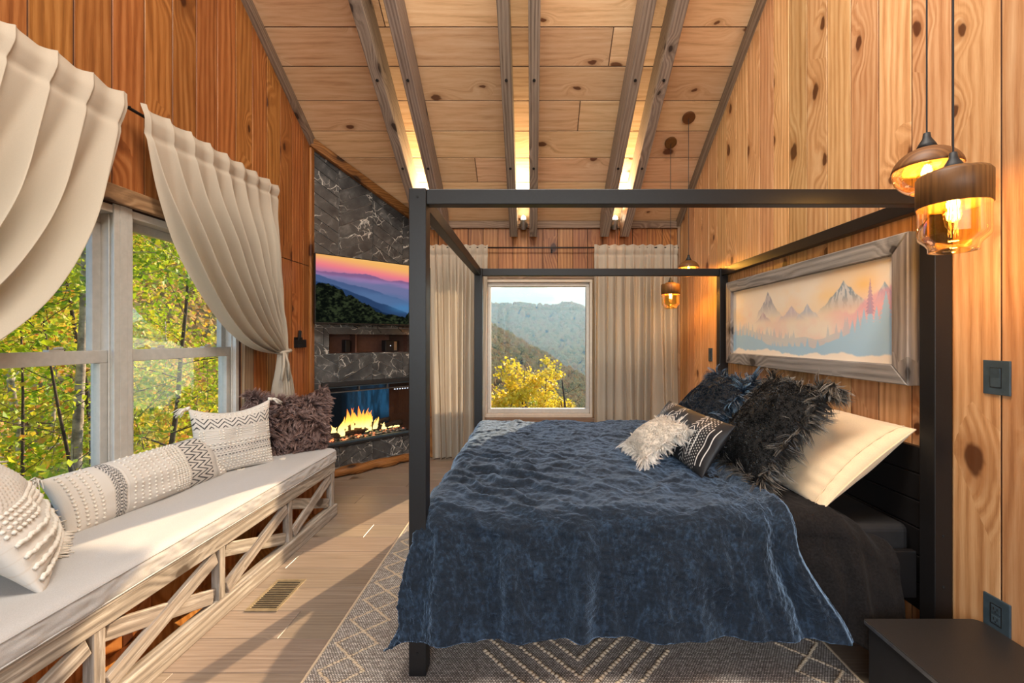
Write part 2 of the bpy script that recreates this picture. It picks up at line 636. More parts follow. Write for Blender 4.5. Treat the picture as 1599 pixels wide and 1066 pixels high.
def marble():
    g = G('marble')
    tc = g.n('TexCoord').outputs['Object']
    rnd = g.n('ObjectInfo').outputs['Random']
    off = g.m('MULTIPLY', rnd, 57.0)
    v = g.n('VectorMath', {'operation': 'ADD'}, i0=tc, i1=g.vec(off, g.m('MULTIPLY', off, 0.7), off)).outputs[0]
    w = g.n('TexNoise', None, Vector=v, Scale=5.0, Detail=4.0).outputs[1]
    v2 = g.n('VectorMath', {'operation': 'MULTIPLY_ADD'}, i0=w, i1=(0.16, 0.16, 0.16), i2=v).outputs[0]
    vo = g.n('TexVoronoi', {'feature': 'DISTANCE_TO_EDGE'}, Vector=v2, Scale=5.5)
    vo2 = g.n('TexVoronoi', {'feature': 'DISTANCE_TO_EDGE'}, Vector=v2, Scale=13.0)
    br = g.noise(v, 6.0, 4)
    vein = g.m('MULTIPLY', g.rng(vo.outputs[0], 0.024, 0.0), g.rng(br, 0.43, 0.60))
    vein2 = g.m('MULTIPLY', g.rng(vo2.outputs[0], 0.05, 0.0), g.rng(br, 0.53, 0.68, 0.0, 0.6))
    vein = g.m('MAXIMUM', vein, vein2)
    base = g.ramp(g.noise(v2, 7.0, 8, 0.6), [(0.3, C(46, 46, 47)), (0.55, C(76, 76, 75)), (0.75, C(116, 115, 112))])
    col = g.mix(g.m('MULTIPLY', vein, 0.75), base, C(226, 220, 208))
    g.bsdf(col, 0.22, vein, 0.05, 0.002)
    return g.mat


M['marble'] = marble()


def plush():
    """navy plush: nap streaks in colour, long soft relief, sheen"""
    g = G('plush')
    tc = g.n('TexCoord').outputs['Object']
    s = g.n('SeparateXYZ', None, i0=tc).outputs
    v = g.vec(g.m('MULTIPLY', s[0], 1.0), g.m('MULTIPLY', s[1], 2.4), g.m('MULTIPLY', s[2], 0.45))
    n1 = g.noise(v, 16.0, 8, 0.72, 0.3)
    n2 = g.noise(tc, 190.0, 3, 0.6)
    n3 = g.noise(v, 70.0, 4, 0.65)
    f = g.m('ADD', g.m('MULTIPLY', n1, 0.5), g.m('MULTIPLY', n3, 0.5))
    col = g.ramp(f, [(0.32, C(14, 19, 26)), (0.5, C(23, 32, 43)), (0.68, C(50, 68, 88))])
    h = g.m('ADD', g.m('MULTIPLY', n1, 0.35), g.m('ADD', g.m('MULTIPLY', n2, 0.7), g.m('MULTIPLY', n3, 0.5)))
    b = g.bsdf(col, 0.85, h, 0.55, 0.008)
    b.inputs['Specular IOR Level'].default_value = 0.2
    b.inputs['Sheen Weight'].default_value = 1.0
    b.inputs['Sheen Roughness'].default_value = 0.4
    b.inputs['Sheen Tint'].default_value = C(165, 195, 228)
    return g.mat


M['plush'] = plush()
M['plush_dark'] = cloth('plush_dark', C(27, 24, 23), 0.35, 120.0, bump=0.8, sheen=0.03)


def rug_mat():
    g = G('rug')
    tc = g.n('TexCoord').outputs['Object']
    s = g.n('SeparateXYZ', None, i0=tc).outputs
    px, py = 1 / 0.011, 1 / 0.0075
    row = g.m('FLOOR', g.m('MULTIPLY', s[1], py))
    xs = g.m('ADD', g.m('MULTIPLY', s[0], px), g.m('MULTIPLY', g.m('MODULO', row, 2.0), 0.5))
    fx = g.m('ABSOLUTE', g.m('SUBTRACT', g.m('FRACT', xs), 0.5))
    fy = g.m('ABSOLUTE', g.m('SUBTRACT', g.m('FRACT', g.m('MULTIPLY', s[1], py)), 0.5))
    dsh = g.m('MULTIPLY', g.rng(fx, 0.42, 0.34), g.rng(fy, 0.40, 0.28))
    cell = g.n('TexWhiteNoise', {'noise_dimensions': '2D'}, Vector=g.vec(g.m('FLOOR', xs), row)).outputs[0]
    big = g.noise(tc, 7.0, 3)
    lightc = g.mix(cell, C(160, 148, 136), C(222, 212, 200))
    darkc = g.mix(big, C(34, 28, 24), C(60, 50, 44))
    col = g.mix(dsh, darkc, lightc)
    g.bsdf(col, 0.95, dsh, 0.6, 0.004)
    return g.mat


M['rug'] = rug_mat()
M['rug_cord'] = cloth('rug_cord', C(200, 178, 150), 0.2, 400.0)


def leaf_mat(name, stops, trans=0.45, rough=0.5, spec=0.5):
    g = G(name)
    r = g.n('NewGeometry').outputs['Random Per Island']
    tc = g.n('TexCoord').outputs['Object']
    nz = g.noise(tc, 0.9, 3)
    r = g.m('ADD', g.m('MULTIPLY', r, 0.55), g.rng(nz, 0.3, 0.7, 0.0, 0.45))
    col = g.ramp(r, stops)
    b = g.n('BsdfPrincipled', None, Base_Color=col, Roughness=rough, Specular_IOR_Level=spec)
    t = g.n('BsdfTranslucent', None, Color=col)
    mx = g.n('MixShader', None, i0=trans, i1=b.outputs[0], i2=t.outputs[0])
    return g.done(mx.outputs[0])


M['leaf_green'] = leaf_mat('leaf_green', [(0.0, C(84, 128, 22)), (0.30, C(138, 176, 30)), (0.55, C(186, 204, 44)), (0.80, C(228, 216, 60)), (0.93, C(236, 184, 60)), (1.0, C(224, 130, 54))])
M['leaf_autumn'] = leaf_mat('leaf_autumn', [(0.0, C(112, 146, 40)), (0.35, C(184, 190, 56)), (0.62, C(222, 196, 70)), (0.84, C(214, 142, 66)), (1.0, C(178, 96, 60))])
M['leaf_yellow'] = leaf_mat('leaf_yellow', [(0.0, C(160, 160, 40)), (0.35, C(226, 204, 50)), (0.75, C(246, 222, 80)), (1.0, C(236, 176, 70))])
M['bark'] = plain('bark', C(168, 155, 137), 0.9, nscale=14, namt=0.5, bump=0.6)
M['bark_dark'] = plain('bark_dark', C(78, 64, 52), 0.9, nscale=14, namt=0.4, bump=0.6)
M['crowns'] = leaf_mat('crowns', [(0.0, C(104, 116, 60)), (0.25, C(158, 134, 78)), (0.5, C(196, 162, 98)), (0.75, C(196, 138, 78)), (1.0, C(120, 110, 86))], 0.25, 1.0, 0.0)
M['hill'] = plain('hill', C(72, 66, 46), 0.95, nscale=0.05, namt=0.3)
M['ground'] = plain('ground', C(120, 92, 58), 0.95, nscale=3.0, namt=0.4)

# ------------------------------------------------------------------ room shell
XL, XR, YB, ZB, SL = -2.05, 1.66, 4.80, 2.65, 0.65
YR, YF = 1.40, -2.0                      # ridge and front wall


def zc(y):
    return ZB + SL * (YB - y)


def fbox(mb, fr, u0, u1, v0, v1, w0, w1):
    vs = [fr.P(a, b, c) for a in (u0, u1) for b in (v0, v1) for c in (w0, w1)]
    fs = [(0, 1, 3, 2), (4, 6, 7, 5), (0, 4, 5, 1), (2, 3, 7, 6), (0, 2, 6, 4), (1, 5, 7, 3)]
    if fr.flip:
        fs = [tuple(reversed(f)) for f in fs]
    mb.add(vs, fs)


def ring(mb, fr, u0, u1, v0, v1, wu, wt, wb_, w0, w1):
    fbox(mb, fr, u0, u1, v0, v0 + wb_, w0, w1)
    fbox(mb, fr, u0, u1, v1 - wt, v1, w0, w1)
    fbox(mb, fr, u0, u0 + wu, v0 + wb_, v1 - wt, w0, w1)
    fbox(mb, fr, u1 - wu, u1, v0 + wb_, v1 - wt, w0, w1)


def prism(mb, fr, poly, w0, w1):
    poly = clean(poly)
    if area(poly) < 0:
        poly = poly[::-1]
    n = len(poly)
    vs = [fr.P(a, b, w0) for a, b in poly] + [fr.P(a, b, w1) for a, b in poly]
    fs = [(i, (i + 1) % n, n + (i + 1) % n, n + i) for i in range(n)] + [tuple(range(n, 2 * n)), tuple(reversed(range(n)))]
    if fr.flip:
        fs = [tuple(reversed(f)) for f in fs]
    mb.add(vs, fs)


T = 0.018
f_left = Frame((XL - T, 0, 0), (0, 1, 0), (0, 0, 1), (1, 0, 0))
f_right = Frame((XR + T, 0, 0), (0, 1, 0), (0, 0, 1), (-1, 0, 0))
f_back = Frame((0, YB + T, 0), (1, 0, 0), (0, 0, 1), (0, -1, 0))
f_ceil = Frame((0, YB, ZB), (1, 0, 0), (0, -1, SL), (0, -SL, -1))
f_floor = Frame((0, 0, -0.012), (1, 0, 0), (0, 1, 0), (0, 0, 1))
nrm = Vector((1, -1, 0)).normalized()
f_corner = Frame(Vector((XL, 3.97, 0)) - nrm * 0.012, (1, 1, 0), (0, 0, 1), nrm)
LC = (YB - 3.97) * math.sqrt(2)          # length of the corner wall
KS = math.sqrt(1 + SL * SL)

OP_L = [(1.25, 3.02, 0.50, 2.00)]
OP_B = [(-0.525, 0.68, 0.45, 1.995), (-1.10, -0.64, 0.45, 1.995)]


def side_poly(u0, u1):
    p = [(u0, 0), (u1, 0), (u1, 8), (u0, 8)]
    p = clip(p, SL, 1, ZB + SL * YB)
    return clip(p, -SL, 1, ZB + SL * YB - 2 * SL * YR)


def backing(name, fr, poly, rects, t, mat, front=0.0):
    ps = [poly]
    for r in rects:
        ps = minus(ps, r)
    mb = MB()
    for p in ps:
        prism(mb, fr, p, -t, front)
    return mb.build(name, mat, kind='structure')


def planks(parent, fr, seams, v0, cliprects, clips, mat, vmax=8):
    for a, b in zip(seams[:-1], seams[1:]):
        p = [(a, v0), (b, v0), (b, vmax), (a, vmax)]
        for c in clips:
            p = clip(p, *c)
        ps = [p]
        for r in cliprects:
            ps = minus(ps, r)
        mb = MB()
        for q in ps:
            slab(mb, fr, q, T, 0.0012, 0.0034)
        if mb.v:
            mb.build('plank', mat, parent)


def seams(a, b, p0, w, jit=0.0):
    k0 = math.ceil((a - p0) / w)
    s = [a]
    while p0 + k0 * w < b - 0.01:
        x = p0 + k0 * w
        if x > a + 0.02:
            s.append(x)
        k0 += 1
    return s + [b]


side_clips = [(SL, 1, ZB + SL * YB), (-SL, 1, ZB + SL * YB - 2 * SL * YR)]
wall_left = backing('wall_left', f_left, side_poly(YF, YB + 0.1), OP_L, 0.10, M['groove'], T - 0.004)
planks(wall_left, f_left, seams(0.5, 3.99, 2.091, 0.175), 0, OP_L, side_clips, M['pine_shaded'])
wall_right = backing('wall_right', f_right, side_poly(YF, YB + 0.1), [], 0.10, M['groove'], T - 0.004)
planks(wall_right, f_right, seams(0.2, YB, 1.513, 0.178), 0, [], side_clips, M['pine_lit'])
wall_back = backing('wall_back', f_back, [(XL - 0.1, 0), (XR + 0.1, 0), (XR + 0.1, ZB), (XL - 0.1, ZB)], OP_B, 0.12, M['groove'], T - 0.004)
planks(wall_back, f_back, seams(-1.24, XR, -0.208, 0.1675), 0, OP_B, [(0, 1, ZB)], M['pine_shaded'])
# front wall behind the camera: unseen glazing added to let daylight in
f_front = Frame((0, YF, 0), (1, 0, 0), (0, 0, 1), (0, 1, 0))
wall_front = backing('wall_front', f_front, [(XL - 0.1, 0), (XR + 0.1, 0), (XR + 0.1, ZB), (XL - 0.1, ZB)], [(-1.7, 1.4, 0.05, 2.3)], 0.12, M['pine_shaded'])
mb = MB()
ring(mb, f_front, -1.7, 1.4, 0.05, 2.3, 0.07, 0.07, 0.07, -0.1, 0.02)
fbox(mb, f_front, -0.18, -0.11, 0.12, 2.23, -0.1, 0.02)
w_added = mb.build('added_window', M['vinyl'], kind='structure')
mb = MB()
fbox(mb, f_front, -1.63, -0.18, 0.12, 2.23, -0.05, -0.045)
mb.build('pane', M['glass'], w_added)
mb = MB()
fbox(mb, f_front, -0.11, 1.33, 0.12, 2.23, -0.05, -0.045)
mb.build('pane', M['glass'], w_added)

# ceiling
mb = MB()
top = (YB - YR) * KS
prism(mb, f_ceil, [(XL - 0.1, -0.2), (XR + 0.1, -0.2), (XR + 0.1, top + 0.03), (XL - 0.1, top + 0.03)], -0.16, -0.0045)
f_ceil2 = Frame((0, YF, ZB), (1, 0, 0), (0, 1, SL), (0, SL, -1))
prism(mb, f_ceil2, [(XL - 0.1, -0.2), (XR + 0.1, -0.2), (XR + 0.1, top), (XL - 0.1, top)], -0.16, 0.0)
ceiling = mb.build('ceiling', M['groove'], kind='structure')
fc = Frame(f_ceil.P(0, 0, -0.016), f_ceil.u, f_ceil.v, f_ceil.n)
ys = [YB] + [4.60 - 0.23 * k for k in range(14)] + [YR]
JO = {1: 0.9, 2: -0.55, 4: 0.42, 3: 1.1, 6: 0.62, 7: -1.1, 8: 0.15}
for i, (a, b) in enumerate(zip(ys[:-1], ys[1:])):
    cuts = [XL - 0.02] + ([JO[i]] if i in JO else []) + [XR + 0.02]
    for x0, x1 in zip(cuts[:-1], cuts[1:]):
        mb = MB()
        slab(mb, fc, [(x0, (YB - a) * KS), (x1, (YB - a) * KS), (x1, (YB - b) * KS), (x0, (YB - b) * KS)], 0.016, 0.0012, 0.0036)
        mb.build('plank', M['pine_ceiling'], ceiling)

# floor
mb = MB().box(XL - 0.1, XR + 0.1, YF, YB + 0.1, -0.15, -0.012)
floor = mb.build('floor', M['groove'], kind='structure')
y = 0.348
row = 0
while y < YB:
    x = XL - 0.3 * ((row * 7) % 5)
    y1 = min(y + 0.1945, YB)
    while x < XR:
        x1 = x + 1.22
        a, b = max(x, XL), min(x1, XR)
        if b - a > 0.02:
            mb = MB()
            slab(mb, f_floor, [(a, y), (b, y), (b, y1), (a, y1)], 0.012, 0.0015, 0.0008)
            mb.build('plank', M['floor'], floor)
        x = x1
    y = y1
    row += 1
mb = MB().box(XL, XR, YF, 0.348, -0.012, 0)
mb.build('near_boards', M['floor'], floor)

# trims where walls meet the ceiling, corner posts, window casings
tn = [0]


def trim(mb, mat, w=0.004):
    tn[0] += 1
    return bevel(mb.build('trim_%d' % tn[0], mat, kind='structure'), w)


dv = Vector((0, -1, SL)).normalized()
for x in (XL + 0.02, XR - 0.02):
    y0 = 4.0 if x < 0 else YB
    p = Vector((x, y0, zc(y0) - 0.045))
    trim(MB().beam(p, p + dv * ((y0 - YR) * KS), 0.045, 0.075), M['trim_slope'])
trim(MB().box(-1.24, XR, YB - 0.03, YB, zc(YB) - 0.085, zc(YB) - 0.005), M['trim_grey'])
p0, p1 = f_corner.P(0, 0, 0.04), f_corner.P(LC, 0, 0.04)
trim(MB().beam((p0.x, p0.y, zc(p0.y) - 0.06), (p1.x, p1.y, zc(p1.y) - 0.06), 0.05, 0.085), M['log'])
trim(MB().box(XR - 0.03, XR, YB - 0.03, YB, 0, zc(YB) - 0.08), M['trim_grey_z'])
q = f_corner.P(0.0, 0, 0.0)
trim(MB().box(XL, XL + 0.028, q.y - 0.05, q.y + 0.01, 0, zc(q.y) - 0.09), M['pine_shaded'], 0.008)
# left window casing
fl0 = Frame((XL, 0, 0), (0, 1, 0), (0, 0, 1), (1, 0, 0))
for (u0, u1, v0, v1) in ((1.13, 3.13, 2.0, 2.085),):
    mb = MB()
    fbox(mb, fl0, u0, u1, v0, v1, 0, 0.028)
    trim(mb, M['trim_grey_y'])
for (u0, u1) in ((1.15, 1.25), (3.02, 3.12)):
    mb = MB()
    fbox(mb, fl0, u0, u1, 0.5, 2.0, 0, 0.025)
    trim(mb, M['trim_grey_z'])
# back window casing
fb0 = Frame((0, YB, 0), (1, 0, 0), (0, 0, 1), (0, -1, 0))
for (u0, u1, v0, v1, mt) in ((-0.57, 0.735, 1.995, 2.04, 'trim_grey'), (-0.57, 0.735, 0.385, 0.45, 'trim_grey'), (-0.57, -0.525, 0.45, 1.995, 'trim_grey_z'), (0.68, 0.735, 0.45, 1.995, 'trim_grey_z')):
    mb = MB()
    fbox(mb, fb0, u0, u1, v0, v1, 0, 0.022)
    trim(mb, M[mt])

# ------------------------------------------------------------------ windows
fw = Frame((-2.19, 0, 0), (0, 1, 0), (0, 0, 1), (1, 0, 0))


def double_hung(name, y0, y1):
    z0, z1, zm = 0.505, 1.995, 1.245
    mb = MB()
    ring(mb, fw, y0, y1, z0, z1, 0.032, 0.04, 0.035, 0.0, 0.125)
    for s in (y0 + 0.032, y1 - 0.032):      # jamb liner ribs
        e = 0.008 if s < (y0 + y1) / 2 else -0.008
        fbox(mb, fw, min(s, s + e), max(s, s + e), z0 + 0.03, z1 - 0.04, 0.094, 0.10)
    w = bevel(mb.build(name, M['vinyl'], kind='structure'), 0.003)
    a, b = y0 + 0.032, y1 - 0.032
    for nm, v0, v1, w0 in (('upper_sash', zm - 0.02, z1 - 0.04, 0.02), ('lower_sash', z0 + 0.035, zm + 0.032, 0.056)):
        mb = MB()
        ring(mb, fw, a, b, v0, v1, 0.042, 0.045 if nm[0] == 'u' else 0.062, 0.045 if nm[0] == 'u' else 0.07, w0, w0 + 0.034)
        s = bevel(mb.build(nm, M['vinyl_grey'], w), 0.003)
        mb = MB()
        fbox(mb, fw, a + 0.04, b - 0.04, v0 + 0.043, v1 - 0.043, w0 + 0.014, w0 + 0.018)
        mb.build('pane', M['glass'], s)
    for yy in (a + (b - a) * 0.27, a + (b - a) * 0.73):
        mb = MB()
        fbox(mb, fw, yy - 0.03, yy + 0.03, zm + 0.032, zm + 0.040, 0.058, 0.085)
        mb.tube([fw.P(yy, zm + 0.044, 0.070), fw.P(yy + 0.012, zm + 0.047, 0.078), fw.P(yy + 0.028, zm + 0.047, 0.082)], 0.005, 6)
        mb.build('sash_lock', M['vinyl_grey'], w)
    return w


double_hung('window_1', 1.25, 2.155)
double_hung('window_2', 2.185, 3.02)
mb = MB()
fbox(mb, fw, 2.155, 2.185, 0.505, 1.995, 0.0, 0.125)
fbox(mb, fw, 2.107, 2.203, 0.5, 2.0, 0.1252, 0.135)
fbox(mb, fw, 2.135, 2.175, 0.5, 2.0, 0.135, 0.138)
trim(mb, M['vinyl_grey'], 0.003)

fbw = Frame((0, YB + 0.13, 0), (1, 0, 0), (0, 0, 1), (0, -1, 0))


def fixed_window(name, u0, u1, v0, v1):
    mb = MB()
    ring(mb, fbw, u0, u1, v0, v1, 0.028, 0.03, 0.04, 0.0, 0.145)
    w = bevel(mb.build(name, M['cream_frame'], kind='structure'), 0.004)
    mb = MB()
    ring(mb, fbw, u0 + 0.028, u1 - 0.028, v0 + 0.04, v1 - 0.03, 0.036, 0.045, 0.05, 0.02, 0.10)
    s = bevel(mb.build('sash', M['vinyl'], w), 0.005)
    mb = MB()
    fbox(mb, fbw, u0 + 0.06, u1 - 0.06, v0 + 0.085, v1 - 0.07, 0.05, 0.055)
    mb.build('pane', M['glass'], s)
    return w


fixed_window('window_3', -0.525, 0.68, 0.45, 1.995)
fixed_window('window_4', -1.10, -0.64, 0.45, 1.995)

# ------------------------------------------------------------------ corner wall: marble chevron, niche, opening for the fireplace
NI = (0.165, 1.02, 1.19, 1.375)          # niche opening u0,u1,v0,v1
FO = (0.095, 1.11, 0.285, 0.912)         # fireplace opening
fcb = Frame(f_corner.P(0, 0, -0.002), f_corner.u, f_corner.v, f_corner.n)


def zcorner(u):
    return zc(3.97 + u / math.sqrt(2))


cl = (SL / math.sqrt(2), 1, zc(3.97))
full = clip([(0.0, 0), (LC, 0), (LC, 4), (0.0, 4)], *cl)
wall_corner = backing('wall_corner', fcb, full, [NI, FO], 0.06, M['grout'])
TILE = (0.116, 0.55)
edges = [-0.078, 0.258, 0.594, 0.93, 1.266]
for ci, (a, b) in enumerate(zip(edges[:-1], edges[1:])):
    s = -TILE[1] if ci % 2 == 0 else TILE[1]
    v = -0.6
    while v < 3.6:
        p = [(a, v), (b, v + s * (b - a)), (b, v + s * (b - a) + TILE[0]), (a, v + TILE[0])]
        p = clip(p, *cl)
        p = clip(p, 0, -1, -0.09)
        p = clip(p, -1, 0, 0.0)
        p = clip(p, 1, 0, LC)
        v += TILE[0]
        if len(p) < 3 or abs(area(p)) < 2e-4:
            continue
        ps = minus(minus([p], (NI[0] - 0.05, NI[1] + 0.05, NI[2] - 0.012, NI[3] + 0.065)), FO)
        mb = MB()
        for q2 in ps:
            slab(mb, f_corner, q2, 0.012, 0.0008, 0.0030)
        if mb.v:
            mb.build('tile', M['marble'], wall_corner)
# mitred marble border of the niche
u0, u1, v0, v1 = NI
U0, U1, V0, V1 = u0 - 0.05, u1 + 0.05, v0 - 0.012, v1 + 0.065
for q2 in ([(U0, V1), (U1, V1), (u1, v1), (u0, v1)], [(U0, V0), (U0, V1), (u0, v1), (u0, v0)], [(u1, v0), (u1, v1), (U1, V1), (U1, V0)], [(U0, V0), (u0, v0), (u1, v0), (U1, V0)]):
    mb = MB()
    slab(mb, f_corner, q2, 0.014, 0.0015, 0.0006)
    mb.build('tile', M['marble'], wall_corner)
mb = MB()
D = 0.26
for bx_ in ((u0 - 0.01, u0, v0 - 0.01, v1 + 0.01, -D, -0.001), (u1, u1 + 0.01, v0 - 0.01, v1 + 0.01, -D, -0.001), (u0, u1, v0 - 0.01, v0, -D, -0.001), (u0, u1, v1, v1 + 0.01, -D, -0.001), (u0 - 0.01, u1 + 0.01, v0 - 0.01, v1 + 0.01, -D - 0.01, -D)):
    fbox(mb, f_corner, *bx_)
fbox(mb, f_corner, 0.47, 0.485, v0, v1, -D, -0.12)
niche = mb.build('niche', M['niche'], wall_corner)
# rustic log along the foot of the corner wall
mb = MB()
n = 26
pts, rs = [], []
for i in range(n):
    u = LC * i / (n - 1)
    pts.append(f_corner.P(u, 0.047 + 0.006 * math.sin(i * 1.1), 0.045 + 0.006 * math.sin(i * 0.8 + 1)))
    rs.append(0.047 + 0.006 * math.sin(i * 0.9) + 0.003 * math.sin(i * 2.3))
mb.tube(pts, rs, 12)
trim(mb, M['log'], 0.001).data.polygons.foreach_set('use_smooth', [True] * (12 * (n - 1) + 2))

# ------------------------------------------------------------------ ceiling beams with up-lights between them
BEAMS = [(-1.19, 'grey stained ceiling beam leftmost, nearest the marble corner'),
         (-0.955, 'grey stained ceiling beam second from the marble corner, beside the glowing gap over the bed post'),
         (-0.195, 'grey stained ceiling beam of the middle pair, on its fireplace side'),
         (0.02, 'grey stained ceiling beam of the middle pair, on its headboard side'),
         (0.80, 'grey stained ceiling beam second from the headboard wall'),
         (1.02, 'grey stained ceiling beam nearest the headboard wall and pendant cords')]
for x, lb in BEAMS:
    prof = [(YR, zc(YR) - 0.002), (4.70, zc(4.70) - 0.002), (4.74, zc(4.74) - 0.10), (4.74, zc(4.74) - 0.23), (4.66, zc(4.66) - 0.30), (YR, zc(YR) - 0.30)]
    nn = len(prof)
    w = 0.042
    vs = [(x - w, a, b) for a, b in prof] + [(x + w, a, b) for a, b in prof]
    fs = [(i, (i + 1) % nn, nn + (i + 1) % nn, nn + i) for i in range(nn)] + [tuple(reversed(range(nn))), tuple(range(nn, 2 * nn))]
    root = thing('ceiling_beam', lb, 'beam', (x, 4.7, zc(4.7)), 'paired ceiling beams')
    bevel(obj('timber', vs, fs, M['beam_grey'], root), 0.005)
    for yy in (3.95, 3.3, 2.75):               # bolt heads on the underside
        mb = MB()
        nb = Vector((0, -SL, -1)).normalized()
        p = Vector((x, yy, zc(yy) - 0.30))
        mb.tube([p - nb * 0.002, p + nb * 0.005], 0.012, 10)
        mb.build('bolt', M['black_matte'], root)

for x, lb in ((-1.07, 'small cylinder up-light in the gap between the two leftmost ceiling beams'), (-0.088, 'small cylinder up-light glowing between the middle pair of beams'), (0.91, 'small cylinder up-light glowing between the two beams by the headboard wall')):
    base = Vector((x, YB - 0.03, 2.575))
    root = thing('up_light', lb, 'spotlight', base, 'up-lights at the foot of the beam gaps')
    MB().tube([base + Vector((0, 0, 0.02)), base + Vector((0, -0.02, 0.02))], 0.045, 20).build('base', M['black'], root)
    up = Vector((0, -0.42, 1)).normalized()
    c = base + Vector((0, -0.075, -0.045))
    MB().tube([base + Vector((0, -0.02, 0.02)), base + Vector((0, -0.075, 0.02))], 0.010, 8).build('arm', M['black'], root)
    mb = MB().tube([c, c + up * 0.11], 0.032, 24)
    bevel(mb.build('can', M['steel'], root), 0.003)
    mb = MB().tube([c + up * 0.108, c + up * 0.124, c + up * 0.140, c + up * 0.148], [0.026, 0.026, 0.018, 0.006], 18)
    mb.build('lens', M['spot_glow'], root, smooth=True)
    ld = bpy.data.lights.new('up_light_beam', 'SPOT')
    ld.energy = 420
    ld.color = (1.0, 0.72, 0.38)
    ld.spot_size = math.radians(62)
    ld.spot_blend = 0.7
    ld.shadow_soft_size = 0.03
    lo = bpy.data.objects.new('up_light_beam', ld)
    COL.objects.link(lo)
    lo.parent = root
    lo.location = c + up * 0.155 - base
    lo.rotation_euler = Vector((0, -0.84, 0.585)).to_track_quat('-Z', 'Y').to_euler()

# ------------------------------------------------------------------ rug
RX0, RX1, RY0, RY1 = -0.885, 1.275, 0.62, 3.35
rug = thing('rug', 'flat-woven black and ivory rug with raised tan cord pattern under the bed', 'rug', (0.19, 2.0, 0))
mb = MB().box(RX0, RX1, RY0, RY1, 0.0005, 0.009)
bevel(mb.build('weave', M['rug'], rug), 0.003)
mb = MB()
rb = random.Random(5)


def cord(mb, p, q, step, r):
    p, q = Vector(p), Vector(q)
    n = max(2, int((q - p).length / step))
    for i in range(n):
        c = p + (q - p) * (i / n)
        mb.blob((c.x + rb.uniform(-.002, .002), c.y + rb.uniform(-.002, .002), 0.010), r * rb.uniform(.85, 1.15), (1.15, .9, .75))


for xa, xb in ((RX0 + 0.035, RX0 + 0.215), (RX1 - 0.215, RX1 - 0.035)):
    yy, k = RY0, 0
    while yy < RY1 - 0.05:
        for d in (0, 1):
            x0_, x1_ = (xa, xb) if (k + d) % 2 == 0 else (xb, xa)
            cord(mb, (x0_, yy, 0), (x1_, min(yy + 0.155, RY1), 0), 0.0125, 0.0078)
        for d in (0, 1):                       # inner small diamond line
            xm = (xa + xb) / 2
        yy += 0.155
        k += 1
for k in range(7):
    off = 0.03 + 0.092 * k
    apex = Vector((0.19, 1.98 - off, 0))
    L = 0.62 - 0.02 * k
    for s in (-1, 1):
        cord(mb, apex, apex + Vector((s * L * 0.80, L * 0.86, 0)), 0.019, 0.0105)
mb.build('raised_cords', M['rug_cord'], rug, smooth=True, kind='stuff')
for x in (RX0, RX1):
    mb = MB()
    mb.tube([(x, RY0 + (RY1 - RY0) * i / 120, 0.008 + 0.0015 * (i % 2)) for i in range(121)], 0.006, 6)
    mb.build('bound_edge', M['rug_cord'], rug, smooth=True)

# ------------------------------------------------------------------ canopy bed
BX0, BX1, BY0, BY1, PW, BZ = -0.482, 1.650, 1.678, 3.660, 0.068, 1.926
bed = thing('canopy_bed', 'black metal four-poster canopy bed frame with slatted headboard board against the pine wall', 'bed', (0.6, 2.67, 0))
for (x, y) in ((BX0, BY0), (BX1 - PW, BY0), (BX0, BY1 - PW), (BX1 - PW, BY1 - PW)):
    zb = 0.0095 if (RX0 < x < RX1 and y < RY1) else 0.0
    p = bevel(MB().box(x, x + PW, y, y + PW, zb, BZ).build('post', M['black'], bed), 0.003)
    for z in (BZ - 0.035, 0.56, 0.36, 0.10):
        MB().tube([(x + PW / 2, y + 0.001, z), (x + PW / 2, y - 0.002, z)], 0.0052, 10).build('bolt', M['dark_void'], p)
r0, r1 = BZ - 0.062, BZ - 0.002
for b in ((BX0 + PW, BX1 - PW, BY0 + 0.006, BY0 + 0.056, r0, r1), (BX0 + PW, BX1 - PW, BY1 - 0.056, BY1 - 0.006, r0, r1),
          (BX0 + 0.006, BX0 + 0.056, BY0 + PW, BY1 - PW, r0, r1), (BX1 - 0.056, BX1 - 0.006, BY0 + PW, BY1 - PW, r0, r1)):
    bevel(MB().box(*b).build('canopy_rail', M['black'], bed), 0.003)
for b in ((BX0 + PW, BX1 - PW, BY0 + 0.078, BY0 + 0.104, 0.27, 0.462), (BX0 + PW, BX1 - PW, BY1 - 0.05, BY1 - 0.014, 0.27, 0.462),
          (BX0 + 0.014, BX0 + 0.05, BY0 + PW, BY1 - PW, 0.27, 0.462)):
    bevel(MB().box(*b).build('side_rail', M['black'], bed), 0.004)
bevel(MB().box(BX0 + 0.06, BX1 - 0.06, BY0 + 0.115, BY1 - 0.06, 0.36, 0.555).build('platform', M['black_matte'], bed), 0.03, 4)
z = 0.885
while z > 0.30:
    bevel(MB().box(BX1 - 0.046, BX1 - 0.018, BY0 + PW, BY1 - PW, z - 0.109, z).build('headboard_slat', M['black'], bed), 0.004)
    z -= 0.113

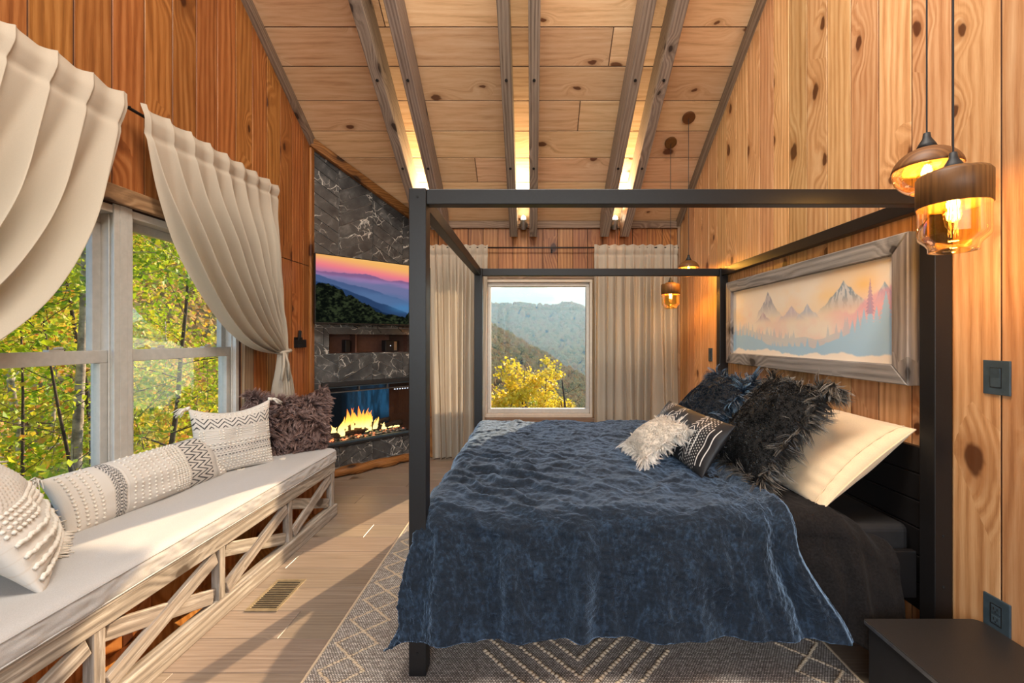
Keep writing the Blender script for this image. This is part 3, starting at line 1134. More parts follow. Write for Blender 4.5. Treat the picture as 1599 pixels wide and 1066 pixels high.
# ------------------------------------------------------------------ plush comforter
def comforter():
    ix0, ix1, iy0, iy1 = -0.372, 1.30, 1.770, 3.56
    ztop, R, mar = 0.655, 0.098, 0.525
    nu, nv = 420, 400
    # flat coordinates, denser than needed so the nap shows
    p = np.concatenate([np.linspace(ix0 - mar, ix0, 90)[:-1], np.linspace(ix0, 1.29, nu - 89)])
    q = np.concatenate([np.linspace(iy0 - mar, iy0, 110)[:-1], np.linspace(iy0, iy1, nv - 109 - 70), np.linspace(iy1, iy1 + mar, 71)[1:]])
    Pm, Q = np.meshgrid(p, q, indexing='ij')

    def drape(Pm, Q, lift=0.0):
        # right end of the comforter is a soft curve: longer over the drape
        cx, cy = np.clip(Pm, ix0, 9), np.clip(Q, iy0, iy1)
        dx, dy = Pm - cx, Q - cy
        e = np.hypot(dx, dy)
        s = (np.abs(dx) ** 14 + np.abs(dy) ** 14) ** (1 / 14)
        nx, ny = np.where(s > 1e-9, dx / np.maximum(s, 1e-9), 0), np.where(s > 1e-9, dy / np.maximum(s, 1e-9), 0)
        arc = R * PI / 2
        sa = np.minimum(s, arc)
        hang = np.maximum(s - arc, 0)
        r = R * np.sin(sa / R) + 0.24 * np.minimum(hang, .1) + 0.13 * np.maximum(hang - .1, 0)
        z = -R * (1 - np.cos(sa / R)) - hang * 0.985
        # perimeter coordinate for hanging folds
        t = np.where(np.abs(dy) > np.abs(dx), cx + dx * .6, cy + dy * .6 + 5)
        amp = sstep(0.02, 0.3, hang) * 0.020 + 0.010 * sstep(0.03, 0.12, s)
        wob = vnoise(t * 3.1 + 9, hang * 1.2 + 3, 21)
        fold = np.sin(t * 19 + wob * 7.0) * 0.55 + np.sin(t * 41 + wob * 9 + 1.3) * 0.25 + (fbm(t * 7 + 40, hang * 3 + 8, 5) - 0.5) * 1.4
        r = r + amp * fold * (s > 0)
        z = z + 0.003 * sstep(0.2, 0.45, hang) * np.sin(t * 5.0 + 1)
        X, Y, Z = cx + nx * r, cy + ny * r, ztop + z + lift
        return X, Y, Z, s, hang, nx, ny

    X, Y, Z, s, hang, nx, ny = drape(Pm, Q)
    # relief of the top: broad billows, diagonal ridges at the near foot corner, quilting dimples
    ontop = 1 - sstep(0.05, 0.2, s)
    bil = (fbm(Pm * 2.4 + 5, Q * 3.2 + 2, 31, 4) - 0.5) * 0.060
    w1 = fbm(Pm * 5 + 3, Q * 5 + 9, 41, 3)
    dg = (Pm * 0.55 + Q * 1.0) * 46 + w1 * 9
    corner = np.exp(-(((Pm + 0.15) / 0.45) ** 2 + ((Q - 2.2) / 0.65) ** 2))
    ridge = np.maximum(0, np.sin(dg)) ** 1.5 * 0.022 * corner
    creases = -np.abs(fbm(Pm * 4.2 + 60, Q * 6.5 + 12, 51, 4) - 0.5) * 0.05
    dim = np.zeros_like(Pm)
    for a, b in ((0.05, 2.35), (0.62, 2.1), (0.45, 3.0), (1.0, 2.75), (-0.1, 3.1)):
        dd = np.hypot(Pm - a, Q - b)
        dim -= 0.022 * np.exp(-(dd / 0.05) ** 2)
        ang = np.arctan2(Q - b, Pm - a)
        dim += 0.008 * np.cos(ang * 6 + a * 7) * np.exp(-((dd - 0.14) / 0.09) ** 2)
    vf = np.maximum(0, np.sin(Pm * 17 + 3 * vnoise(Pm * 4, Q * 1.5 + 7, 44) * 2)) ** 2 * 0.016 * sstep(0.0, 0.10, s) * (1 - sstep(0.30, 0.50, s)) * (Q < iy0 + .01)
    nap = vf + (fbm(Pm * 60, Q * 90, 61, 2) - 0.5) * 0.0085 + (fbm(Pm * 22 + Q * 6, Q * 34, 71, 3) - 0.5) * (0.005 + 0.008 * ontop)
    rel = (bil + ridge + creases + dim) * (0.25 + 0.75 * ontop) + nap
    # crest where it breaks over the near edge
    out = np.stack([nx * sstep(0.03, 0.14, s), ny * sstep(0.03, 0.14, s), 1 - 0.9 * sstep(0.03, 0.16, s)], -1)
    V = np.stack([X, Y, Z], -1) + out * rel[..., None]
    # diagonal right end: pull the last columns in at the top, out near the hem
    xe = 1.03 + 0.19 * sstep(0.0, 0.42, hang) * (Q < 2.5) + 0.14 * sstep(2.0, 2.9, Q)
    k = sstep(0.55, 1.29, Pm)
    V[..., 0] = np.where(Pm > 0.55, 0.55 + (V[..., 0] - 0.55) * (1 - k + k * (xe - 0.55) / 0.74), V[..., 0])
    # rolled edge of the turned-down end
    V[..., 2] += 0.028 * sstep(1.13, 1.22, Pm) * (1 - 0.5 * sstep(1.262, 1.29, Pm)) * ontop
    V[..., 1] -= 0.028 * sstep(1.13, 1.22, Pm) * (1 - sstep(1.262, 1.29, Pm)) * (1 - ontop) * (Q < 2.5)
    o = npmesh('comforter', V.reshape(-1, 3), grid_faces(len(p), len(q)), M['plush'])
    tag(o, 'navy blue plush comforter draped over the canopy bed and hanging to the rug', 'comforter')
    so = o.modifiers.new('thickness', 'SOLIDIFY')
    so.thickness = 0.018
    so.offset = -1
    # the dark under layer that shows beyond the turned-down end
    p2 = np.linspace(0.85, 1.46, 116)
    q2 = np.concatenate([np.linspace(iy0 - mar, iy0, 70)[:-1], np.linspace(iy0, iy1, 110)])
    P2, Q2 = np.meshgrid(p2, q2, indexing='ij')
    X, Y, Z, s, hang, nx, ny = drape(P2, Q2, -0.022)
    V2 = np.stack([X, Y, Z], -1)
    pl = np.sin(P2 * 60 + vnoise(P2 * 6, Q2 * 5, 8) * 5 + Q2 * 3) * 0.012 * sstep(1.10, 1.25, P2)
    V2[..., 1] -= pl * sstep(0.05, 0.2, s) - 0.02 - 0.028 * (1 - sstep(1.12, 1.30, P2)) * sstep(0.03, 0.2, s)
    V2[..., 2] += pl * 0.6 * (1 - sstep(0.05, 0.2, s))
    V2[..., 2] -= 0.13 * sstep(1.22, 1.46, P2) * (1 - 0.45 * sstep(1.95, 2.5, Q2))
    V2[..., 2] += (fbm(P2 * 50, Q2 * 60, 91, 2) - 0.5) * 0.008
    o2 = npmesh('lining', V2.reshape(-1, 3), grid_faces(len(p2), len(q2)), M['plush_dark'], o, label='black-brown plush under layer')
    so = o2.modifiers.new('thickness', 'SOLIDIFY')
    so.thickness = 0.012
    so.offset = -1
    return o


comforter()


# ------------------------------------------------------------------ pillows
class Pil:
    """a stuffed cushion: centre, width axis, height axis, sizes; P(u,v,side) gives a point on it"""
    def __init__(self, c, wu, hv, W, Hh, T, pinch=0.10, pw=0.62, sag=0.0):
        self.c = np.array(c, float)
        self.u = np.array(Vector(wu).normalized())
        hv = Vector(hv)
        hv = hv - Vector(self.u) * hv.dot(Vector(self.u))
        self.v = np.array(hv.normalized())
        self.n = np.cross(self.u, self.v)
        self.W, self.H, self.T, self.pinch, self.pw, self.sag = W / 2, Hh / 2, T / 2, pinch, pw, sag

    def P(self, u, v, side):
        t = self.T * (np.clip(1 - u * u, 0, 1) ** self.pw) * (np.clip(1 - v * v, 0, 1) ** self.pw)
        a = u * self.W * (1 - self.pinch * (1 - v * v) * u * u)
        b = v * self.H * (1 - self.pinch * (1 - u * u) * v * v)
        lump = (vnoise(u * 2.2 + 20, v * 2.2 + 20 + self.c[0] * 7, 3) - 0.5) * 0.35 * t
        t = t + lump - self.sag * 0.0
        b = b - self.sag * self.H * np.clip(v + 0.2, 0, 2) ** 2 * (1 - u * u * 1.2)
        return self.c + a[..., None] * self.u + b[..., None] * self.v + (side * t)[..., None] * self.n

    def body(self, name, mat, parent, colf=None, nu=60, nv=60, disp=None, colb=None):
        us, vs_ = np.linspace(-1, 1, nu), np.linspace(-1, 1, nv)
        us, vs_ = np.sin(us * PI / 2) * .35 + us * .65, np.sin(vs_ * PI / 2) * .35 + vs_ * .65
        U, Vv = np.meshgrid(us, vs_, indexing='ij')
        A = self.P(U, Vv, np.ones_like(U))
        B = self.P(U, Vv, -np.ones_like(U))
        if disp is not None:
            A = A + (disp(U, Vv) * np.clip(1 - U ** 10, 0, 1) * np.clip(1 - Vv ** 10, 0, 1))[..., None] * self.n
        V = np.concatenate([A.reshape(-1, 3), B.reshape(-1, 3)])
        F = np.concatenate([grid_faces(nu, nv), grid_faces(nu, nv, nu * nv)[:, ::-1]])
        col = None
        if colf is not None:
            ca = colf(U, Vv).reshape(-1, 3)
            cb = (colb or colf)(U, Vv).reshape(-1, 3)
            col = np.concatenate([ca, cb])
        o = npmesh(name, V, F, mat, parent, color=col)
        w = o.modifiers.new('weld', 'WELD')
        w.merge_threshold = 0.0006
        return o

    def fur(self, name, kind, parent, n, L, width, seed=1, lean=0.5, front=0.75, curl=0.6):
        r = np.random.default_rng(seed)
        K = 9                                       # hairs in one lock
        ng = n // K
        n = ng * K
        gu, gv = r.uniform(-1, 1, ng), r.uniform(-1, 1, ng)
        e = r.random(ng) < 0.22                      # more locks along the rim
        m = r.random(ng) < 0.5
        gu = np.where(e & m, np.sign(gu) * (1 - 0.05 * r.random(ng)), gu)
        gv = np.where(e & ~m, np.sign(gv) * (1 - 0.05 * r.random(ng)), gv)
        gs = np.where(r.random(ng) < front, 1.0, -1.0)
        sp = np.repeat(np.where(np.arange(ng) >= 0, 1, 1), K)
        u = np.clip(np.repeat(gu, K) + r.normal(0, .024, n), -1, 1)
        v = np.clip(np.repeat(gv, K) + r.normal(0, .024, n), -1, 1)
        side = np.repeat(gs, K)
        p = self.P(u, v, side)
        d = 0.02
        pu = self.P(np.clip(u + d, -1, 1), v, side) - self.P(np.clip(u - d, -1, 1), v, side)
        pv = self.P(u, np.clip(v + d, -1, 1), side) - self.P(u, np.clip(v - d, -1, 1), side)
        nn = np.cross(pu, pv) * side[:, None]
        nn /= np.maximum(np.linalg.norm(nn, axis=1, keepdims=True), 1e-9)
        outw = (np.sign(u) * np.abs(u) ** 8)[:, None] * self.u + (np.sign(v) * np.abs(v) ** 8)[:, None] * self.v
        nn = nn + outw * 1.2
        nn /= np.linalg.norm(nn, axis=1, keepdims=True)
        # locks: hair of one lock leans the same way
        a = vnoise(gu * 3 + 30, gv * 3 + 30, seed + 3) * 4 * PI + r.uniform(-.9, .9, ng)
        a = np.repeat(a, K)
        ld = np.cos(a)[:, None] * self.u + np.sin(a)[:, None] * self.v + np.array([0, 0, -0.75])
        ld = ld + np.repeat(r.normal(0, 0.35, (ng, 3)), K, 0) + r.normal(0, 0.10, (n, 3))
        ln = L * np.repeat(r.uniform(0.65, 1.25, ng), K) * r.uniform(.75, 1.1, n)
        d0 = nn + ld * lean * 0.5
        d1 = nn * (1 - curl) + ld * lean * 1.5
        d0 /= np.linalg.norm(d0, axis=1, keepdims=True)
        d1 /= np.linalg.norm(d1, axis=1, keepdims=True)
        tv = np.cross(d0, r.normal(0, 1, (n, 3)))
        tv /= np.linalg.norm(tv, axis=1, keepdims=True)
        w = width * r.uniform(0.7, 1.3, n)
        b = p - nn * 0.004
        k1 = b + d0 * (ln * 0.45)[:, None]
        k2 = k1 + (d0 * 0.35 + d1 * 0.65) * (ln * 0.35)[:, None]
        tip = k2 + d1 * (ln * 0.30)[:, None]
        ct = np.repeat(tip.reshape(ng, K, 3).mean(1), K, 0)
        tip = tip + (ct - tip) * 0.70
        c2 = np.repeat(k2.reshape(ng, K, 3).mean(1), K, 0)
        k2 = k2 + (c2 - k2) * 0.45
        W1 = tv * (w / 2)[:, None]
        V = np.stack([b - W1, b + W1, k1 - W1 * .9, k1 + W1 * .9, k2 - W1 * .6, k2 + W1 * .6, tip], 1).reshape(-1, 3)
        i = np.arange(n)[:, None] * 7
        F = np.concatenate([i + np.array([0, 1, 3]), i + np.array([0, 3, 2]), i + np.array([2, 3, 5]), i + np.array([2, 5, 4]), i + np.array([4, 5, 6])])
        # keep island order for Random Per Island; no smoothing needed
        c0, c1, c2_ = [np.array([lin(x / 255) for x in c]) for c in FUR[kind]]
        lk = np.repeat(r.beta(1.3, 2.2, ng), K)[:, None] * 0.85 + 0.15 * r.random((n, 1))
        tipc = c1 + (c2_ - c1) * lk
        root_, mid_ = c0 + (c1 - c0) * 0.15, c0 + (c1 - c0) * (0.3 + 0.7 * lk)
        cols = np.stack([root_ + 0 * mid_] * 2 + [mid_] * 2 + [(mid_ + tipc) / 2] * 2 + [tipc], 1).reshape(-1, 3)
        return npmesh(name, V, F, M['fur_white' if kind == 'white' else 'fur'], parent, smooth=True, color=cols, kind='stuff')


def tassel(p, d, L, parent, seed, n=26, spread=0.35, r=0.0022):
    rr = random.Random(seed)
    mb = MB()
    d = Vector(d).normalized()
    p = Vector(p)
    for i in range(n):
        e = (d + Vector((rr.uniform(-1, 1), rr.uniform(-1, 1), rr.uniform(-.6, .6))) * spread).normalized()
        l = L * rr.uniform(.7, 1.1)
        a = p + Vector((rr.uniform(-1, 1), rr.uniform(-1, 1), rr.uniform(-1, 1))) * 0.006
        mid = a + e * l * .55 + Vector((0, 0, 0.004))
        end = a + e * l + Vector((0, 0, -0.012))
        end.z = max(end.z, 0.512)
        mb.tube([a, mid, end], [r, r * 1.1, r * .8], 4)
    mb.tube([p - d * 0.012, p + d * 0.012], [0.009, 0.011], 8)
    return mb.build('tassel', M['tuft'], parent, smooth=True)


ivory, ink = np.array([0.62, 0.58, 0.52]), np.array([0.035, 0.035, 0.04])


def chev(a, b, period, lines, lw):
    """zigzag lines: a along, b across 0..1"""
    z = np.abs((a / period) % 1.0 - 0.5) * 2
    ph = (b * lines + z * 1.35) % 1.0
    return (ph < lw).astype(float)


# knitted lumbar cushion, runs along the window
lum = thing('lumbar_cushion', 'long ivory lumbar cushion with black zigzag bands, tufts and tassels lying below the window', 'cushion', (-2.03, 2.28, 0.51))
L1 = Pil((-1.990, 2.235, 0.612), (0.085, 1, 0.015), (-0.45, 0.05, 0.9), 0.86, 0.285, 0.215, pinch=0.05, pw=0.45)


def lum_col(u, v):
    a = (u + 1) / 2
    c = np.ones(u.shape + (3,)) * ivory
    z = ((a > 0.655) & (a < 0.84)) * chev(v * 0.5, (a - 0.655) / 0.185, 0.17, 3.0, 0.34)
    z = np.maximum(z, (a > 0.205) * (a < 0.255) * (np.sin(v * 60 + np.sin(a * 500) * 2) > 0.1))
    z = np.maximum(z, ((a > 0.875) & (a < 0.885)) * 0.35)
    for k in range(6):
        z = np.maximum(z, 0.3 * (np.abs(a - 0.852 - 0.009 * k) < 0.0022))
    return c * (1 - z[..., None]) + ink * z[..., None]


def lum_disp(u, v):
    a = (u + 1) / 2
    d = 0.004 * np.sin(v * 55) * ((a > 0.55) & (a < 0.64))
    d = d + 0.0035 * np.sin(a * 330) * ((a > 0.20) & (a < 0.27))
    return d + 0.002 * np.sin(a * 600) * (a > 0.845)


L1.body('cover', M['knit'], lum, lum_col, 260, 130, lum_disp)
mb = MB()
for a in list(np.arange(0.30, 0.53, 0.038)) + [0.91, 0.945, .04, .075, .11, .145]:
    for k, v in enumerate(np.linspace(-0.86, 0.86, 15)):
        vv = v + (0.06 if int(a * 1000) % 2 else 0)
        P = L1.P(np.array(a * 2 - 1), np.array(vv), np.array(1.0))
        mb.blob(P, 0.0075, (1.0, 1.2, 1.0))
for a in np.arange(0.555, 0.64, 0.02):
    for v in np.linspace(-0.9, 0.9, 26):
        mb.blob(L1.P(np.array(a * 2 - 1), np.array(v), np.array(1.0)), 0.0072)
mb.build('tufts', M['tuft'], lum, smooth=True, kind='stuff')
for k, (a, b) in enumerate(((1, -1), (1, 1), (-1, -1), (-1, 1))):
    p = L1.P(np.array(float(a)), np.array(float(b)), np.array(1.0))
    tassel(p, Vector(L1.u) * a * 0.8 + Vector((0.75, 0, -0.45 if b < 0 else 0.1)), 0.085, lum, 50 + k, 34)

# square knitted cushion, upright against the window
sq = thing('square_cushion', 'square ivory cushion with black zigzag band, propped upright before the brown fur cushion', 'cushion', (-1.87, 2.72, 0.51))
dirw = Vector((0.21, 0.36, 0)).normalized()
S1 = Pil((-1.885, 2.71, 0.705), dirw, (-0.10, 0.06, 1), 0.47, 0.425, 0.15, pinch=0.09, pw=0.55, sag=0.10)
if S1.n[0] < 0:
    S1.n = -S1.n


def sq_col(u, v):
    b = (v + 1) / 2
    c = np.ones(u.shape + (3,)) * ivory
    z = ((b > 0.70) & (b < 0.865)) * chev(u * 0.5, 1 - (b - 0.70) / 0.165, 0.155, 2.3, 0.30)
    for b0 in (0.30, 0.335, 0.37, 0.395):
        z = np.maximum(z, (np.abs(b - b0) < 0.006) * (np.sin(u * 75 + b0 * 90) > -0.2))
    z = np.maximum(z, 0.55 * (np.abs(b - 0.45) < 0.008) * (np.sin(u * 50) > 0.3))
    for k in range(7):
        z = np.maximum(z, 0.16 * (np.abs(b - 0.48 - 0.03 * k) < 0.006))
    return c * (1 - z[..., None]) + ink * z[..., None]


S1.body('cover', M['knit'], sq, sq_col, 170, 170, lambda u, v: 0.002 * np.sin(v * 130) * (v < 0.4))
mb = MB()
for b in (0.06, 0.105, 0.15, 0.195, 0.24):
    for u in np.linspace(-0.92, 0.92, 22):
        mb.blob(S1.P(np.array(u + 0.02 * math.sin(b * 300)), np.array(b * 2 - 1), np.array(1.0)), 0.0072)
for b in (0.54, 0.575, 0.62, 0.655):
    for u0_ in np.linspace(-0.85, 0.85, 5):
        for du in (-0.045, 0.045):
            mb.blob(S1.P(np.array(u0_ + du), np.array(b * 2 - 1), np.array(1.0)), 0.0072)
for b in (0.47, 0.43):
    for u in np.linspace(-0.9, 0.9, 18):
        mb.blob(S1.P(np.array(u), np.array(b * 2 - 1), np.array(1.0)), 0.0065, (1.5, 1.5, .8))
for b in (0.90, 0.94):
    for u in np.linspace(-0.9, 0.9, 15):
        mb.blob(S1.P(np.array(u), np.array(b * 2 - 1), np.array(1.0)), 0.007)
mb.build('tufts', M['tuft'], sq, smooth=True, kind='stuff')
for k, (a, b) in enumerate(((1, -1), (1, 1), (-1, -1), (-1, 1))):
    p = S1.P(np.array(float(a)), np.array(float(b)), np.array(1.0))
    tassel(p, Vector(S1.u) * a + Vector((0.25, -0.1, -0.3)), 0.07, sq, 70 + k, 32)

# brown fur cushion behind it
fb = thing('fur_cushion', 'shaggy brown fur cushion at the far end of the window bench', 'cushion', (-1.80, 3.14, 0.51))
F1 = Pil((-1.775, 3.135, 0.715), (0.40, 0.27, 0), (-0.05, 0.12, 1), 0.50, 0.46, 0.16, pinch=0.07, sag=0.16)
F1.n = F1.n if F1.n[1] < 0 else -F1.n
F1.body('cover', M['hide_brown'], fb, None, 40, 40)
F1.fur('fur', 'brown', fb, 18000, 0.066, 0.0030, 3, 0.75)

# big tufted cushion in the near corner of the bench
tb = thing('tufted_cushion', 'ivory tufted cushion with braided rows and fringe, nearest on the window bench', 'cushion', (-1.8, 1.6, 0.51))
S2 = Pil((-1.865, 1.520, 0.695), (-0.40, 0.40, 0.0), (-0.17, -0.14, 0.42), 0.56, 0.46, 0.17, pinch=0.06, pw=0.5)
if S2.n[0] < 0:
    S2.n = -S2.n
tan = np.array([0.46, 0.34, 0.22])


def tb_col(u, v):
    c = np.ones(u.shape + (3,)) * ivory
    z = 0.14 * (np.sin(u * 90) * np.sin(v * 90) > 0.2) * (v > 0.25)
    z = np.maximum(z, 0.2 * (np.abs(np.sin(v * 17)) < 0.2) * (v < 0.0))
    return c * (1 - z[..., None]) + tan * z[..., None]


S2.body('cover', M['knit'], tb, tb_col, 150, 150, lambda u, v: 0.005 * np.sin(v * 26) * (v < 0.05) + 0.0032 * np.sin(u * 70) * np.sin(v * 60) * (v > 0.28))
mb = MB()
rr = random.Random(4)
for b in (0.62, 0.575, 0.53, 0.485):
    for u in np.linspace(-0.95, 0.95, 26):
        mb.blob(S2.P(np.array(u), np.array(b * 2 - 1), np.array(1.0)), 0.0105, (1.0, 1.0, .9))
for b in (0.40, 0.30, 0.20, 0.11):
    us = np.linspace(-0.95, 0.95, 40)
    pts = [S2.P(np.array(u), np.array(b * 2 - 1 + 0.02 * math.sin(u * 40)), np.array(1.0)) + S2.n * 0.004 for u in us]
    mb.tube([Vector(p) for p in pts], 0.0075, 6)
    for u in us[::2]:
        mb.blob(S2.P(np.array(u), np.array(b * 2 - 1), np.array(1.0)) + S2.n * 0.006, 0.0085)
mb.build('tufts', M['tuft'], tb, smooth=True, kind='stuff')
mb = MB()
n2 = Vector(S2.n)
for k in range(110):
    if k < 60:
        p = Vector(S2.P(np.array(1.0), np.array(-0.98 + 1.96 * k / 59), np.array(1.0)))
        d = Vector(S2.u) * 0.55
    else:
        p = Vector(S2.P(np.array(1.0 - 1.0 * (k - 60) / 49), np.array(-1.0), np.array(1.0)))
        d = -Vector(S2.v) * 0.4
    d = d + n2 * rr.uniform(.5, 1.0) + Vector((rr.uniform(-.3, .3), rr.uniform(-.3, .3), rr.uniform(-.7, .0)))
    d.normalize()
    p = p + Vector((0, 0, .004))
    e = p + d * rr.uniform(.035, .065)
    e.z = max(e.z, 0.511)
    p.z = max(p.z, 0.512)
    mb.tube([p, p + (e - p) * .5 + Vector((0, 0, .006)), e], [.0034, .0036, .0022], 4)
mb.build('fringe', M['tuft'], tb, smooth=True, kind='stuff')

# ------------------------------------------------------------------ pillows of the bed
sham = thing('pillow', 'plain cream pillow with a stitched hem, leaning on the black headboard', 'pillow', (1.40, 2.15, 0.65))
P1 = Pil((1.400, 2.145, 0.790), (0, 1, 0), (0.36, 0, 0.31), 0.74, 0.52, 0.20, pinch=0.05, pw=0.5)
P1.n = P1.n if P1.n[2] > 0 else -P1.n
P1.body('cover', M['sham'], sham, None, 70, 60, lambda u, v: 0.004 * np.sin(v * 30 + u * 6) * sstep(0.5, 1.0, -u) + 0.003 * (fbm(u * 6 + 9, v * 6 + 9, 4) - .5))
mb = MB()
mb.tube([Vector(P1.P(np.array(-0.90), np.array(v), np.array(1.0))) + Vector(P1.n) * 0.003 for v in np.linspace(-0.97, 0.97, 40)], 0.0022, 5)
mb.tube([Vector(P1.P(np.array(-1.0), np.array(v), np.array(0.0))) for v in np.linspace(-0.99, 0.99, 40)], 0.0035, 6)
mb.build('hem', M['sham'], sham, smooth=True)

fk = thing('fur_pillow', 'large shaggy black fur pillow in front of the cream pillow', 'pillow', (1.2, 2.17, 0.65))
P2 = Pil((1.185, 2.165, 0.895), (0.02, 1, 0), (0.33, 0.03, 0.44), 0.54, 0.56, 0.20, pinch=0.08)
P2.n = P2.n if P2.n[0] < 0 else -P2.n
P2.body('cover', M['hide_black'], fk, None, 40, 40)
P2.fur('fur', 'black', fk, 24000, 0.10, 0.0036, 11, 0.75)

fn = thing('fur_pillow', 'shaggy navy fur pillow farther back, toward the far bed post', 'pillow', (1.15, 2.85, 0.65))
P3 = Pil((1.135, 2.80, 0.885), (0.05, 1, 0), (0.36, 0.0, 0.42), 0.62, 0.54, 0.20, pinch=0.08)
P3.n = P3.n if P3.n[0] < 0 else -P3.n
P3.body('cover', M['hide_navy'], fn, None, 40, 40)
P3.fur('fur', 'navy', fn, 21000, 0.10, 0.0036, 17, 0.75)

mud = thing('lumbar_pillow', 'black lumbar pillow printed with white dashes, arrows and dots, between fur pillows', 'pillow', (0.88, 2.5, 0.65))
P4 = Pil((0.885, 2.50, 0.785), (-0.05, 1, 0), (0.16, 0.02, 0.245), 0.86, 0.30, 0.15, pinch=0.04, pw=0.5)
P4.n = P4.n if P4.n[0] < 0 else -P4.n


def mud_col(u, v):
    a, b = (u + 1) / 2 * 0.86, (v + 1) / 2 * 0.30
    c = np.ones(u.shape + (3,)) * np.array([0.012, 0.013, 0.016])
    z = np.zeros(u.shape)
    # arrow column near the front end, dashes, dots
    for a0 in (0.225, 0.50, 0.72):
        ph = (b / 0.026 + np.abs(a - a0) / 0.026) % 1.0
        z = np.maximum(z, (np.abs(a - a0) < 0.030) * (np.abs(a - a0) > 0.003) * (ph < 0.26))
    for a0, b0, b1 in ((0.035, .04, .25), (0.075, .03, .24), (0.15, .06, .27), (0.185, .05, .14), (0.30, .03, .10), (0.33, .15, .22), (0.36, .05, .12), (0.40, .18, .26), (0.44, .04, .11), (0.57, .16, .24), (0.62, .05, .12), (0.79, .06, .24), (0.82, .05, .25)):
        z = np.maximum(z, (np.abs(a - a0) < 0.0035) * (b > b0) * (b < b1))
    dots = (np.hypot((a / 0.017) % 1 - .5, ((b / 0.017 + 0.5 * np.floor(a / 0.017)) % 1) - .5) < 0.22) * (((a > 0.085) & (a < 0.145)) | ((a > .64) & (a < .69)) | ((a > 0.155) & (a < 0.185)))
    z = np.maximum(z, dots * 0.9)
    return c * (1 - z[..., None]) + np.array([0.74, 0.72, 0.68]) * z[..., None]


P4.body('cover', M['print'], mud, mud_col, 420, 150)

fw_ = thing('fur_pillow', 'small fluffy white fur pillow lying frontmost on the navy comforter', 'pillow', (0.68, 2.42, 0.66))
P5 = Pil((0.700, 2.43, 0.775), (-0.05, 1, 0), (0.26, 0.02, 0.17), 0.36, 0.30, 0.15, pinch=0.08)
P5.n = P5.n if P5.n[0] < 0 else -P5.n
P5.body('cover', M['hide_white'], fw_, None, 36, 36)
P5.fur('fur', 'white', fw_, 16000, 0.070, 0.0024, 23, 0.7)

# ------------------------------------------------------------------ low black bedside box
ns = thing('nightstand', 'low black bedside stand with thin metal edge, beside the bed at the pine wall', 'nightstand', (1.45, 1.2, 0))
bevel(MB().box(1.236, 1.640, 0.72, 1.57, 0.0, 0.284).build('body', M['black_matte'], ns), 0.004)
mb = MB()
poly = [(1.226, 0.70), (1.650, 0.70), (1.650, 1.545)] + [(1.62 + 0.03 * math.cos(a), 1.545 + 0.035 * math.sin(a)) for a in np.linspace(0.2, PI / 2, 5)] + [(1.226, 1.58)]
prism(mb, Frame((0, 0, 0), (1, 0, 0), (0, 1, 0), (0, 0, 1)), poly, 0.284, 0.302)
bevel(mb.build('top', M['black_box'], ns), 0.003)
MB().box(1.2235, 1.2265, 0.70, 1.575, 0.286, 0.298).build('edge_strip', M['steel'], ns)

# ------------------------------------------------------------------ framed painting
pic = thing('painting', 'watercolour of misty peaks and blue pines in a rustic grey wood frame', 'painting', (XR, 2.645, 1.46))
PY0, PY1, PZ0, PZ1, PB, PX = 1.80, 3.486, 1.136, 1.787, 0.085, 1.584
f_pic = Frame((XR - 0.001, 0, 0), (0, 1, 0), (0, 0, 1), (-1, 0, 0))
dpt = XR - PX
for q2, mt in (([(PY0, PZ1), (PY1, PZ1), (PY1 - PB, PZ1 - PB), (PY0 + PB, PZ1 - PB)], 'frame_grey_y'), ([(PY0, PZ0), (PY0 + PB, PZ0 + PB), (PY1 - PB, PZ0 + PB), (PY1, PZ0)], 'frame_grey_y'),
               ([(PY0, PZ0), (PY0, PZ1), (PY0 + PB, PZ1 - PB), (PY0 + PB, PZ0 + PB)], 'frame_grey_z'), ([(PY1, PZ0), (PY1 - PB, PZ0 + PB), (PY1 - PB, PZ1 - PB), (PY1, PZ1)], 'frame_grey_z')):
    mb = MB()
    slab(mb, f_pic, q2, dpt, 0.004, 0.0006)
    mb.build('frame_board', M[mt], pic)


